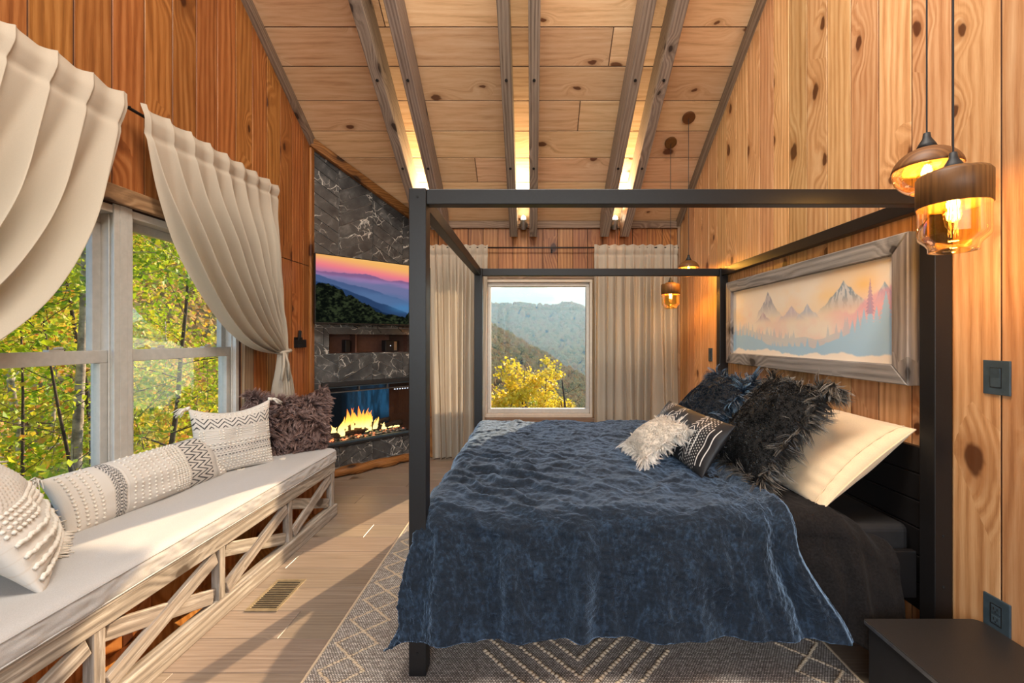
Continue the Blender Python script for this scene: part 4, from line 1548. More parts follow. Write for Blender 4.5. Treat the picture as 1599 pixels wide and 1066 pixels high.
def paint():
    W, Hh = PY1 - PY0 - 2 * PB, PZ1 - PZ0 - 2 * PB
    nu, nv = 620, 210
    us, vs_ = np.linspace(0, 1, nu), np.linspace(0, 1, nv)
    U, V = np.meshgrid(us, vs_, indexing='ij')       # U 0 = far (picture left), V 0 = bottom

    def c(r, g, b):
        return np.array([lin(r / 255), lin(g / 255), lin(b / 255)])

    def over(base, m, col):
        return base * (1 - m[..., None]) + col * m[..., None]
    img = np.ones(U.shape + (3,)) * c(232, 218, 198)
    n1 = fbm(U * 5 + 3, V * 2.4 + 5, 101, 5)
    n2 = fbm(U * 6 + 13, V * 3 + 1, 111, 5)
    img = over(img, sstep(0.45, 0.7, n1) * 0.45 * sstep(0.35, 0.6, V), c(236, 196, 140))
    img = over(img, sstep(0.45, 0.68, n2) * 0.5 * (1 - sstep(.55, .9, V)), c(232, 186, 172))
    img = over(img, np.exp(-((U - .88) / .05) ** 2 - ((V - .78) / .10) ** 2) * 0.8, c(240, 190, 110))
    img = over(img, np.exp(-((U - .72) / .08) ** 2 - ((V - .72) / .08) ** 2) * 0.5, c(240, 196, 120))

    def mountain(img, cu, top, w, base, col, snow, seed, asym=1.0):
        d = U - cu
        slope = np.where(d < 0, -d / (w * asym), d / w)
        h = top - (top - base) * np.clip(slope, 0, 1) ** 0.85 + (fbm(U * 40 + seed, V * 0 + 3, seed, 4) - .5) * 0.07 * np.clip(slope * 6, 0, 1)
        m = sstep(-0.008, 0.008, h - V) * (slope < 1)
        fade = sstep(base + 0.02, base + (top - base) * 0.75, V)
        tex = fbm(U * 34 + d * 60 + seed, V * 12 + np.abs(d) * 40, seed + 3, 4)
        img = over(img, m * fade * 0.9, col)
        return over(img, m * fade * snow * sstep(0.48, 0.58, tex), c(238, 226, 214))
    img = mountain(img, 0.50, 0.66, 0.14, 0.40, c(190, 176, 184), 0.2, 7)
    img = mountain(img, 0.60, 0.66, 0.10, 0.42, c(168, 176, 190), 0.3, 9)
    img = mountain(img, 0.325, 0.90, 0.13, 0.45, c(136, 142, 158), 0.35, 5)
    img = mountain(img, 0.285, 0.62, 0.10, 0.42, c(178, 156, 164), 0.3, 15)
    img = mountain(img, 0.79, 0.86, 0.16, 0.46, c(112, 140, 158), 0.6, 11)
    img = mountain(img, 0.96, 0.78, 0.07, 0.50, c(140, 164, 180), 0.4, 13)
    pk = 0.52 + 0.24 * sstep(0.80, 1.0, U) + (fbm(U * 30, V * 0, 17, 4) - .5) * 0.12
    img = over(img, sstep(-0.03, 0.02, pk - V) * sstep(0.70, 0.86, U) * 0.6, c(222, 150, 170))
    rr = np.random.default_rng(3)

    def forest(img, basef, col, trees, alpha=1.0):
        m = sstep(-0.004, 0.004, basef - V)
        for tu, th, tw in trees:
            b = np.interp(tu, us, basef[:, 0])
            y = (V - b + 0.03) / th
            prof = tw * np.clip(1 - y, 0, 1) * (0.62 + 0.38 * (1 - (y * 9 + tu * 13) % 1.0))
            m = np.maximum(m, ((np.abs(U - tu) < prof) & (y < 1) & (y > -0.5)).astype(float))
        a = alpha * (0.92 + 0.08 * fbm(U * 8, V * 8, 131, 3))
        return over(img, m * a, col)
    b0 = 0.26 + 0.14 * np.exp(-((U - 0.10) / 0.22) ** 2) + 0.20 * sstep(0.62, 0.98, U) + (fbm(U * 12, V * 0, 19, 3) - .5) * 0.06
    b0 = np.broadcast_to(b0[:, :1], U.shape)
    tr = [(rr.uniform(0.02, 0.5), rr.uniform(.07, .17), rr.uniform(.008, .014)) for _ in range(34)] + [(rr.uniform(.62, 1), rr.uniform(.10, .22), rr.uniform(.010, .018)) for _ in range(20)]
    img = forest(img, b0 * 0.92, c(176, 188, 196), [(t[0] + .03, t[1], t[2]) for t in tr], 0.6)
    tr2 = [(0.965, 0.40, 0.040), (0.905, 0.34, 0.026), (0.88, 0.27, 0.024), (0.93, 0.28, 0.024), (0.855, 0.20, .02), (0.83, .16, .018), (0.78, .13, .016), (0.66, .12, .016), (.60, .14, .016), (.07, .26, .012), (.035, .22, .012), (.02, .20, .010), (.10, .18, .012), (.14, .15, .012), (.17, .12, .012)]
    b1 = 0.13 + 0.16 * (1 - sstep(0.08, 0.42, U)) + 0.20 * sstep(0.60, 0.94, U) + (fbm(U * 22, V * 0, 23, 3) - .5) * 0.05
    b1 = np.broadcast_to(b1[:, :1], U.shape)
    img = forest(img, b1, c(158, 196, 218), tr2 + [(rr.uniform(0.2, 0.62), rr.uniform(.05, .12), rr.uniform(.007, .012)) for _ in range(24)], 0.92)
    pt = np.clip(1 - (V - .5) / .34, 0, 1) * .020 * (0.5 + .5 * (1 - (V * 26) % 1))
    img = over(img, ((np.abs(U - 0.905) < pt) & (V > 0.48) & (V < 0.84)).astype(float) * 0.8, c(176, 142, 164))
    wb_ = 0.055 + (fbm(U * 16, V * 0, 29, 4) - .5) * 0.10 + 0.02 * np.sin(U * 9)
    img = over(img, sstep(-0.012, 0.012, wb_ - V), c(240, 226, 208))
    y = (PY1 - PB) - U * W
    z = PZ0 + PB + V * Hh
    x = np.full_like(y, PX + 0.022)
    P = np.stack([x, y, z], -1).reshape(-1, 3)
    npmesh('canvas', P, grid_faces(nu, nv)[:, ::-1], M['print'], pic, smooth=False, color=img.reshape(-1, 3))
    MB().box(PX + 0.0225, XR - 0.002, PY0 + PB - .01, PY1 - PB + .01, PZ0 + PB - .01, PZ1 - PB + .01).build('backing_board', M['outer'], pic)


paint()

# ------------------------------------------------------------------ television on the corner wall
Lt = 3.87
tv_o = Vector((3.87 * -0.5067, 3.87, 0))
f_tv = Frame(tv_o, (1, 1, 0), (0, 0, 1), nrm)
tv = thing('television', 'wall-mounted flat television showing a sunset over misty hills, above the fireplace', 'television', f_tv.P(0.6, 1.465, -0.05))
TW, TZ0, TZ1 = 1.195, 1.468, 2.112
mb = MB()
fbox(mb, f_tv, 0.0, TW, TZ0, TZ1, -0.040, -0.002)
bevel(mb.build('casing', M['black'], tv), 0.004)
mb = MB()
ring(mb, f_tv, 0.0, TW, TZ0, TZ1, 0.008, 0.008, 0.014, -0.002, 0.004)
bevel(mb.build('bezel', M['black'], tv), 0.002)
mb = MB()
fbox(mb, f_tv, 0.40, 0.80, 1.65, 1.95, -0.075, -0.040)
mb.build('wall_mount', M['black_matte'], tv)
for u, l in ((0.60, 0.075), (0.83, 0.06), (0.36, 0.03)):
    mb = MB()
    mb.tube([f_tv.P(u, TZ0 + 0.02, -0.022), f_tv.P(u + 0.005, TZ0 - l * 0.5, -0.026), f_tv.P(u + 0.05, TZ0 - l, -0.045)], 0.006, 6)
    mb.tube([f_tv.P(u - 0.04, TZ0 + 0.004, -0.02), f_tv.P(u + 0.05, TZ0 - 0.006, -0.02)], 0.007, 6)
    mb.build('cable', M['black_matte'], tv, smooth=True)


def tv_image():
    nu, nv = 420, 230
    us, vs_ = np.linspace(0, 1, nu), np.linspace(0, 1, nv)
    U, V = np.meshgrid(us, vs_, indexing='ij')

    def c(r, g, b):
        return np.array([lin(r / 255), lin(g / 255), lin(b / 255)])

    def over(base, m, col):
        return base * (1 - m[..., None]) + col * m[..., None]
    img = np.ones(U.shape + (3,)) * c(176, 120, 160)
    t = V + 0.13 * (U - 0.3)
    img = over(img, sstep(0.70, 0.84, t), c(244, 128, 140))
    img = over(img, sstep(0.80, 0.98, t), c(250, 184, 104))
    img = over(img, sstep(0.9, 1.02, t - 0.15 * U) * sstep(0.45, 0.6, fbm(U * 5, V * 12, 3)), c(255, 214, 130))

    def hill(img, h, col, soft=0.008, fade=None):
        m = sstep(-soft, soft, h - V)
        if fade is not None:
            m = m * (1 - 0.75 * sstep(h - fade, h - 0.02, V) * 0 - 0.0)
        return over(img, m, col)
    ns_ = lambda f, s, a: (fbm(U * f + s, V * 0 + s, s, 5) - .5) * a
    img = hill(img, 0.775 - 0.09 * U + ns_(7, 3, 0.09) + 0.05 * np.exp(-((U - .42) / .1) ** 2), c(134, 98, 140))
    img = hill(img, 0.72 - 0.06 * U + ns_(6, 5, 0.05), c(150, 122, 170), 0.03)
    img = hill(img, 0.70 - 0.10 * U + (fbm(U * 5, V * 16, 9, 5) - .5) * 0.10, c(112, 116, 158), 0.05)
    img = hill(img, 0.71 - 0.42 * U + ns_(9, 7, 0.06), c(72, 92, 134), 0.01)
    img = hill(img, 0.55 - 0.18 * U + (fbm(U * 4, V * 9, 19, 5) - .5) * 0.16, c(84, 112, 154), 0.08)
    img = hill(img, 0.62 - 0.55 * U + ns_(10, 11, 0.06), c(42, 64, 100), 0.01)
    img = over(img, np.exp(-((U - .74) / .12) ** 2 - ((V - .27) / .07) ** 2) * .7, c(70, 130, 180))
    img = hill(img, 0.50 - 0.62 * np.clip(U - 0.05, 0, 1) + ns_(14, 13, 0.07), c(24, 42, 68), 0.008)
    tex = fbm(U * 46, V * 36, 23, 5, 0.65) * (0.75 + 0.5 * fbm(U * 6, V * 8, 83, 2))
    lf = 0.56 - 0.95 * np.clip(U - 0.10, 0, 1) ** 1.05 + ns_(26, 17, 0.10)
    rt = 0.02 + 0.44 * sstep(0.62, 1.02, U) + ns_(30, 19, 0.09)
    fg = np.maximum(np.maximum(lf, rt), 0.14 + ns_(20, 29, 0.08))
    m = sstep(-0.006, 0.006, fg - V)
    g = c(10, 14, 11) * (1 - sstep(0.40, 0.80, tex))[..., None] + c(50, 58, 38) * sstep(0.40, 0.80, tex)[..., None]
    img = img * (1 - m[..., None]) + g * m[..., None]
    P = np.array([f_tv.P(0.008, TZ0 + 0.014, 0.0)])[0] + U[..., None] * np.array(f_tv.u) * (TW - 0.016) + V[..., None] * np.array([0, 0, 1.0]) * (TZ1 - TZ0 - 0.022)
    npmesh('screen', P.reshape(-1, 3), grid_faces(nu, nv), M['screen'], tv, smooth=False, color=img.reshape(-1, 3))


tv_image()

# media boxes in the niche
for lb, u, w, v1_, d in (('black media box with a pale label standing in the marble niche under the television', 0.86, 0.15, 0.125, -0.10), ('dark slim box standing upright at the middle of the marble niche', 0.41, 0.055, 0.13, -0.16)):
    c0 = f_corner.P(u, NI[2], d)
    b = thing('media_box', lb, 'electronics', c0)
    mb = MB()
    fbox(mb, f_corner, u - w / 2, u + w / 2, NI[2] + 0.0005, NI[2] + v1_, d - 0.09, d)
    bevel(mb.build('body', M['black'], b), 0.008, 3)
    if w > 0.1:
        mb = MB()
        fbox(mb, f_corner, u + 0.025, u + 0.058, NI[2] + 0.012, NI[2] + v1_ - 0.015, d, d + 0.001)
        mb.build('label_panel', M['steel'], b)
        mb = MB()
        fbox(mb, f_corner, u - 0.02, u - 0.010, NI[2] + 0.062, NI[2] + 0.070, d, d + 0.001)
        mb.build('indicator', M['icon'], b)

# ------------------------------------------------------------------ electric fireplace
fp = thing('fireplace', 'electric fireplace with black frame and burning flames set into the marble corner wall', 'fireplace', f_corner.P(0.6, FO[2], 0))
a0, a1, b0, b1 = FO
mb = MB()
ring(mb, f_corner, a0 + .001, a1 - .001, b0 + .001, b1 - .001, 0.035, 0.042, 0.02, -0.05, 0.028)
bevel(mb.build('outer_frame', M['black_matte'], fp), 0.004)
mb = MB()
ring(mb, f_corner, a0 + 0.036, a1 - 0.036, b0 + 0.022, b1 - 0.044, 0.018, 0.012, 0.022, -0.03, 0.018)
bevel(mb.build('inner_frame', M['plate'], fp, label='grey metal inner frame'), 0.002)
mb = MB()
fbox(mb, f_corner, a0 + 0.05, a1 - 0.05, b1 - 0.105, b1 - 0.095, -0.03, 0.014)
for u in (a0 + 0.36, a0 + 0.66):
    fbox(mb, f_corner, u - 0.006, u + 0.006, b1 - 0.098, b1 - 0.055, -0.03, 0.014)
mb.build('vent_bars', M['steel'], fp)
mb = MB()
for k in range(5):
    v = b1 - 0.092 + k * 0.008
    fbox(mb, f_corner, a0 + 0.05, a1 - 0.05, v, v + 0.003, -0.022, -0.004)
mb.build('vent_slats', M['black'], fp)
mb = MB()
FD = 0.27
for q2 in ((a0 + .04, a1 - .04, b0 + .02, b0 + .03, -FD, -.03), (a0 + .04, a1 - .04, b1 - .06, b1 - .05, -FD, -.03), (a0 + .03, a0 + .04, b0 + .02, b1 - .05, -FD, -.03), (a1 - .04, a1 - .03, b0 + .02, b1 - .05, -FD, -.03)):
    fbox(mb, f_corner, *q2)
mb.build('firebox', M['dark_void'], fp)


def fire_back():  # blue reflection in the glass, painted on a weakly glowing back panel
    nu, nv = 160, 90
    U, V = np.meshgrid(np.linspace(0, 1, nu), np.linspace(0, 1, nv), indexing='ij')
    st = fbm(U * 26, V * 3, 77, 4)
    m = sstep(0.25, 0.5, U) * sstep(0.1, 0.5, V)
    c = np.array([0.006, 0.008, 0.010]) + m[..., None] * (sstep(0.35, 0.7, st)[..., None] * np.array([0.012, 0.06, 0.12]) + np.array([0.006, 0.028, 0.055]))
    P = np.array(f_corner.P(a0 + .04, b0 + .03, -FD + 0.01)) + U[..., None] * np.array(f_corner.u) * (a1 - a0 - .08) + V[..., None] * np.array([0, 0, 1.0]) * (b1 - b0 - .08)
    npmesh('painted_reflection', P.reshape(-1, 3), grid_faces(nu, nv), M['screen'], fp, smooth=False, color=c.reshape(-1, 3))


fire_back()
# ember bed and logs
mb = MB()
rr = random.Random(9)
for i in range(260):
    u, w = rr.uniform(a0 + .07, a1 - .07), rr.uniform(-0.20, -0.05)
    mb.blob(f_corner.P(u, b0 + 0.035 + rr.uniform(0, .015), w), rr.uniform(.008, .018), (1.2, 1.2, .8))
g = G('ember')
r_ = g.n('NewGeometry').outputs['Random Per Island']
hot = g.rng(r_, 0.80, 0.95)
bs = g.n('BsdfPrincipled', None, Base_Color=g.ramp(r_, [(0, C(40, 40, 44)), (1, C(190, 200, 210))]), Roughness=.3, Emission_Color=(1, .22, .06, 1), Emission_Strength=g.m('MULTIPLY', hot, 2.0))
M['ember'] = g.done(bs.outputs[0])
mb.build('embers', M['ember'], fp, kind='stuff')
M['charred'] = plain('charred', C(70, 56, 46), 0.9, nscale=60, namt=0.6, bump=0.6)
for (u, v, w, u2, v2, w2, r) in ((0.22, .37, -.10, 0.72, .40, -.13, .026), (0.45, .37, -.16, 0.98, .41, -.10, .028), (.36, .41, -.14, .62, .49, -.17, .022), (.60, .42, -.12, .86, .46, -.16, .020)):
    p, q = f_corner.P(u, v, w), f_corner.P(u2, v2, w2)
    pts = [p.lerp(q, i / 7) + Vector((0, 0, .008 * math.sin(i * 1.7 + u * 9))) for i in range(8)]
    MB().tube(pts, [r * (1 + .15 * math.sin(i * 2.1)) for i in range(8)], 9).build('log', M['charred'], fp, smooth=True)
g = G('flame')
s_ = g.n('SeparateXYZ', None, i0=g.n('TexCoord').outputs['Object']).outputs
cf = g.ramp(g.rng(s_[2], 0.08, 0.36), [(0.0, (1.0, .75, .25, 1)), (0.45, (1.0, .42, .05, 1)), (1.0, (.9, .14, .02, 1))])
em = g.n('Emission', None, Color=cf, Strength=2.6)
tr = g.n('BsdfTransparent')
nz = g.noise(g.n('TexCoord').outputs['Object'], 26.0, 3)
mx = g.n('MixShader', None, i0=g.rng(nz, 0.30, 0.5, 0.15, 1.0), i1=tr.outputs[0], i2=em.outputs[0])
M['flame'] = g.done(mx.outputs[0])
rr = random.Random(21)
for i in range(44):
    u = min(max(rr.gauss(0.50, 0.17), 0.17), .95)
    env = math.exp(-((u - .50) / .20) ** 2)
    h = (0.05 + 0.20 * env) * rr.uniform(.55, 1.1)
    wv = rr.uniform(.016, .034)
    w = rr.uniform(-.20, -.08)
    v = b0 + 0.075 + 0.06 * env * rr.random()
    ph = rr.uniform(0, 6)
    mb = MB()
    n = 9
    lean = rr.uniform(-.03, .05)
    vs = []
    for k in range(n):
        t = k / (n - 1)
        cu = u + lean * t + .014 * math.sin(ph + t * 5) * t
        wid = wv * (math.sin(PI * min(1, t * .75 + .25)) ** .8) * (1 - t) ** .35
        for a, dd in ((-wid, 0), (0, .35 * wid), (wid, 0), (0, -.35 * wid)):
            vs.append(f_corner.P(cu + a, v + h * t, w + dd))
    fs = [(k * 4 + j, k * 4 + (j + 1) % 4, k * 4 + 4 + (j + 1) % 4, k * 4 + 4 + j) for k in range(n - 1) for j in range(4)]
    obj('flame', vs, fs, M['flame'], fp, smooth=True)
mb = MB()
fbox(mb, f_corner, a0 + .052, a1 - .052, b0 + .042, b1 - .105, -0.012, -0.008)
mb.build('glass', M['fire_glass'], fp)
mb = MB()
for k in range(7):
    fbox(mb, f_corner, 0.84 + k * .03, 0.854 + k * .03, b1 - .125, b1 - .115, -0.0078, -0.0070)
mb.build('display_icons', M['icon'], fp)
fl_ = bpy.data.lights.new('fire_light', 'POINT')
fl_.energy = 2.5
fl_.color = (1, .45, .12)
fl_.shadow_soft_size = .08
flo = bpy.data.objects.new('fire_light', fl_)
COL.objects.link(flo)
flo.parent = fp
flo.location = f_corner.P(.5, b0 + .22, -.10) - wloc(fp)

# ------------------------------------------------------------------ window bench with X-braced front
WX, WY0, WY1 = -1.485, 0.29, 3.235
bench = thing('window_bench', 'built-in window bench of whitewashed boards with X-braced open front', 'bench', (-1.75, 2.0, 0))
bevel(MB().box(-1.53, WX, WY0, WY1, 0.330, 0.398).build('top_rail', M['bench_wood'], bench), 0.004)
bevel(MB().box(-1.53, WX + 0.012, WY0, WY1 + 0.012, 0.0, 0.085).build('base_board', M['bench_wood'], bench), 0.005)
bevel(MB().box(-2.045, WX + 0.004, WY0, WY1 + 0.008, 0.398, 0.410).build('seat_board', M['bench_wood'], bench), 0.003)
st = [3.235, 2.645, 2.06, 1.475, 0.885, 0.29]
for i, y in enumerate(st):
    w = 0.05 if i in (0, 5) else 0.042
    yy = y - w if i == 0 else (y if i == 5 else y - w / 2)
    bevel(MB().box(-1.528, WX - 0.004, yy, yy + w, 0.085, 0.330).build('stile', M['bench_wood_z'], bench), 0.003)
for a, b in zip(st[1:], st[:-1]):
    A, B = a + 0.021, b - (0.05 if b > 3 else 0.021)
    for sgn, x in ((1, -1.500), (-1, -1.511)):
        yl, zl = B - A - 0.03, 0.185
        L_ = math.hypot(yl, zl)
        o = bevel(obj('brace', *(lambda m: (m.v, m.f))(MB().box(-0.011, 0.011, -L_ / 2, L_ / 2, -0.033, 0.033)), M['bench_wood']), 0.003)
        o.parent = bench
        o.location = Vector((x, (A + B) / 2, 0.2075)) - wloc(bench)
        o.rotation_euler = (sgn * math.atan2(zl, yl), 0, 0)
y = WY0
while y < WY1 - 0.01:
    y1 = min(y + 0.14, WY1)
    bevel(MB().box(-1.765, -1.75, y + .001, y1 - .001, 0.0, 0.398).build('back_board', M['bench_inner'], bench), 0.002)
    y = y1
bevel(MB().box(-1.75, -1.53, WY1 - 0.016, WY1 - 0.001, 0.0, 0.398).build('end_board', M['bench_inner'], bench), 0.002)
MB().box(-1.75, -1.53, WY0, WY1 - 0.02, 0.0005, 0.012).build('bottom_board', M['bench_inner'], bench)

# long seat cushion with a soft top edge
cush = thing('bench_cushion', 'long pale grey seat cushion covering the whole window bench', 'cushion', (-1.75, 2.0, 0.41))
cy = np.concatenate([[0.30, 0.302, 0.315], np.linspace(0.33, 3.22, 240), [3.232, 3.243, 3.248]])
sec = [(-2.04, 0.411), (-2.04, 0.44), (-2.038, 0.485), (-2.02, 0.503)]
sec += [(x, 0.506) for x in np.linspace(-2.0, -1.53, 24)]
sec += [(-1.51, 0.5045), (-1.495, 0.501), (-1.483, 0.494), (-1.477, 0.484)] + [(-1.474, z) for z in np.linspace(0.475, 0.425, 8)] + [(-1.478, 0.414), (-1.49, 0.411)]
sec = np.array(sec)
S_, Yc = np.meshgrid(np.arange(len(sec)), cy, indexing='ij')
X_, Z_ = sec[S_, 0], sec[S_, 1]
endk = np.clip(np.minimum((Yc - 0.30) / 0.02, (3.248 - Yc) / 0.02), 0, 1)
endk = np.sqrt(np.clip(1 - (1 - endk) ** 2, 0, 1))
X_ = -1.75 + (X_ + 1.75) * (0.965 + .035 * endk)
Z_ = 0.457 + (Z_ - 0.457) * (0.55 + .45 * endk)
topm = sstep(0.49, 0.505, Z_)
Z_ = Z_ + topm * (fbm(X_ * 7 + 30, Yc * 4, 12, 3) - .5) * 0.010
fr_ = (S_ > 30)
X_ = X_ + fr_ * (fbm(Z_ * 55 + Yc * 6, Yc * 26, 13, 3) - .5) * 0.012
Vc = np.stack([X_, Yc, Z_], -1).reshape(-1, 3)
npmesh('cover', Vc, grid_faces(len(sec), len(cy))[:, ::-1], M['cushion'], cush)
for yy, rev in ((0, 0), (len(cy) - 1, 1)):
    ids = [i * len(cy) + yy for i in range(len(sec))]
    vs = [Vc[i] for i in ids]
    f = tuple(range(len(vs)))
    obj('end_face', vs, [f if rev else tuple(reversed(f))], M['cushion'], cush)
mb = MB()
for z in (0.489, 0.417):
    mb.tube([(-1.4755, a, z) for a in np.linspace(0.33, 3.22, 60)], 0.003, 6)
mb.build('piping', M['cushion'], cush, smooth=True)


# ------------------------------------------------------------------ curtains
def straight_curtain(name, label, x0, x1, yc, zt, zb, n, seed, flare=0.0, group=None):
    root = thing(name, label, 'curtain', ((x0 + x1) / 2, yc, zb), group)
    nu, nv = n * 24, 90
    u = np.linspace(0, 1, nu)
    v = np.concatenate([np.linspace(0, 0.06, 14), np.linspace(0.07, 1, nv - 14)])
    U, V = np.meshgrid(u, v, indexing='ij')
    ph = U * n * 2 * PI + (vnoise(U * n * 0.8 + seed, V * 1.2 + seed, seed) - .5) * 4.2 * (0.3 + V)
    amp = 0.010 + 0.036 * sstep(0.03, 0.25, V)
    fo = np.sin(ph) + 0.35 * np.sin(ph * 2.1 + seed) + (fbm(U * 9 + 3, V * 2 + 4, seed) - .5) * 1.1
    Yo = yc - 0.012 * (1 - sstep(.03, .2, V)) - amp * fo
    Yo = Yo - 0.012 * np.exp(-((V - 0.022) / 0.012) ** 2)          # rod pocket
    Yo = Yo + 0.010 * np.exp(-((V - 0.046) / 0.006) ** 2)
    Xo = x0 + (x1 - x0) * U + 0.012 * np.cos(ph) * (0.4 + V) + flare * V * (U - 0.5)
    Zo = zt - (zt - zb) * V + 0.012 * (np.abs(np.sin(ph * .5 + 1)) - .5) * (1 - sstep(0, 0.03, V))
    npmesh('panel', np.stack([Xo, Yo, Zo], -1).reshape(-1, 3), grid_faces(nu, nv), M['curtain'], root)
    return root


ZROD = 2.335
straight_curtain('curtain', 'cream gathered curtain left of the far window, behind the front bed post', -1.155, -0.485, YB - 0.085, 2.362, 0.012, 8, 5, -0.10, 'cream curtains')
straight_curtain('curtain', 'cream gathered curtain right of the far window, next to the headboard wall', 0.685, 1.60, YB - 0.085, 2.362, 0.012, 9, 9, 0.0, 'cream curtains')
rod = thing('curtain_rod', 'thin black curtain rod above the far window', 'curtain rod', (0.2, YB - 0.085, ZROD))
MB().tube([(-1.18, YB - 0.083, ZROD), (1.62, YB - 0.083, ZROD)], 0.0085, 10).build('rod', M['black'], rod, smooth=True)
for x in (-1.16, 0.225, 1.61):
    mb = MB().box(x - 0.010, x + 0.010, YB - 0.006, YB - 0.001, ZROD - 0.045, ZROD + 0.02)
    mb.tube([(x, YB - 0.004, ZROD - 0.02), (x, YB - 0.085, ZROD - 0.012)], 0.006, 8)
    mb.build('bracket', M['black'], rod)

XC = XL + 0.085


def swag_curtain(label, ya, yb, ytie, seed, group, droop):
    """ya inner top edge (towards the window middle), yb outer top edge, gathered at ytie"""
    root = thing('curtain', label, 'curtain', (XC, yb, 0.52), group)
    s = 1 if yb > ya else -1
    n, nu, nv = 8, 220, 110
    zt, zk, zb = 2.505, 1.235, 0.53
    u = np.linspace(0, 1, nu)
    v = np.concatenate([np.linspace(0, 0.05, 14), np.linspace(0.055, 1, nv - 14)])
    U, V = np.meshgrid(u, v, indexing='ij')
    T1 = 0.62                                   # share of the cloth above the tie
    t = np.clip(V / T1, 0, 1)
    w = np.clip((V - T1) / (1 - T1), 0, 1)
    y0 = ya + (yb - ya) * U
    yk = ytie + s * (-0.055 + 0.11 * U)
    zk_ = zk + 0.03 * (U - 0.5)
    # bezier from the rod to the tie; the inner edge swags, the outer hangs straight
    q = (1 - U) ** 1.15
    c1y = y0 + (yk - y0) * (0.12 * q + 0.3 * (1 - q))
    c1z = zt - (zt - zk) * ((0.62 + droop) * q + 0.36 * (1 - q))
    c2y = y0 + (yk - y0) * (0.50 * q + 0.75 * (1 - q))
    c2z = zk + (zt - zk) * ((-0.06 - droop) * q + 0.30 * (1 - q))
    b0_, b1_, b2_, b3_ = (1 - t) ** 3, 3 * t * (1 - t) ** 2, 3 * t * t * (1 - t), t ** 3
    Y = b0_ * y0 + b1_ * c1y + b2_ * c2y + b3_ * yk
    Z = b0_ * zt + b1_ * c1z + b2_ * c2z + b3_ * zk_
    # tail below the tie
    yt = ytie + s * (-0.13 + 0.26 * U + 0.05)
    Y = Y + (yt - yk) * sstep(0, 0.9, w) * (V > T1)
    Z = Z - (zk - zb) * w * (V > T1) + 0.10 * w * (V > T1) * (1 - U) * 0
    ph = U * n * 2 * PI + (vnoise(U * n * .7 + seed, t * 1.1 + seed, seed) - .5) * 3.6 * t
    fo = np.sin(ph) + 0.3 * np.sin(2.1 * ph + seed) + (fbm(U * 6 + 3, V * 2.5 + 4, seed) - .5) * 0.9
    amp = 0.010 + 0.044 * sstep(0.03, 0.35, t) - 0.034 * sstep(0.78, 1.0, t) + 0.03 * sstep(0.02, 0.5, w)
    X = XC + 0.016 * (1 - sstep(0.03, .2, t)) + amp * fo + 0.028 * np.sin(t * PI) * (1 - U) + 0.03 * sstep(0.7, 1, t) * (1 - w)
    X = X + 0.010 * np.exp(-((V - 0.016) / 0.010) ** 2) - 0.008 * np.exp(-((V - 0.038) / 0.005) ** 2)
    Z = Z + 0.014 * (np.abs(np.sin(ph * .5 + 1)) - .5) * (1 - sstep(0, 0.03, V))
    Z = Z - 0.02 * np.maximum(0, fo) * np.sin(t * PI) * (1 - U)
    Y = Y + 0.016 * np.cos(ph) * (1 - sstep(.6, 1., t)) * s
    # crumple above the tie
    X = X + 0.012 * (fbm(U * 14, V * 16, seed + 4) - .5) * sstep(.5, .9, t) * (1 - sstep(.3, 1, w))
    X = np.maximum(X, XL + 0.012)
    F = grid_faces(nu, nv)
    npmesh('panel', np.stack([X, Y, Z], -1).reshape(-1, 3), F, M['curtain'], root)
    mb = MB()
    pts = []
    for a in np.linspace(0, 2 * PI, 22):
        pts.append((XC + 0.03 + 0.047 * math.cos(a), ytie + 0.068 * math.sin(a), zk + 0.008 * math.sin(a)))
    mb.tube(pts, 0.012, 8, cap=False)
    mb.build('tie_band', M['curtain'], root, smooth=True)
    mb = MB().tube([(XL + 0.001, ytie + s * 0.065, zk), (XL + 0.11, ytie + s * 0.065, zk + .004)], 0.006, 8)
    mb.tube([(XL + 0.108, ytie + s * 0.065, zk + .004), (XL + 0.122, ytie + s * 0.065, zk + .004)], 0.016, 12)
    mb.build('holdback_knob', M['black'], root, smooth=False)
    # hanging ends of the tie
    mb = MB()
    for k, d in enumerate((-.03, .03)):
        mb.tube([(XC + .07, ytie - s * .05 + d * .3, zk - .01), (XC + .085, ytie - s * .05 + d, zk - .10), (XC + .075, ytie - s * .05 + d * 1.6, zk - .22)], [.008, .010, .013], 6)
    mb.build('tie_end', M['curtain'], root, smooth=True)
    return root


swag_curtain('cream curtain swept to the right of the bench window and tied to a black knob', 2.115, 3.27, 3.33, 4, 'cream curtains', -0.05)
swag_curtain('cream curtain swept toward the near end of the bench window, cut by the picture edge', 2.075, 0.92, 0.92, 15, 'cream curtains', 0.07)
rod2 = thing('curtain_rod', 'thin black curtain rod over the bench window, mostly inside the curtain pockets', 'curtain rod', (XC, 2.1, 2.475))
MB().tube([(XC - .012, 0.86, 2.466), (XC - .012, 3.32, 2.466)], 0.008, 10).build('rod', M['black'], rod2, smooth=True)
for y in (0.88, 2.095, 3.31):
    mb = MB().box(XL + 0.001, XL + 0.006, y - 0.01, y + 0.01, 2.44, 2.50)
    mb.tube([(XL + 0.004, y, 2.462), (XC, y, 2.468)], 0.006, 8)
    mb.build('bracket', M['black'], rod2)


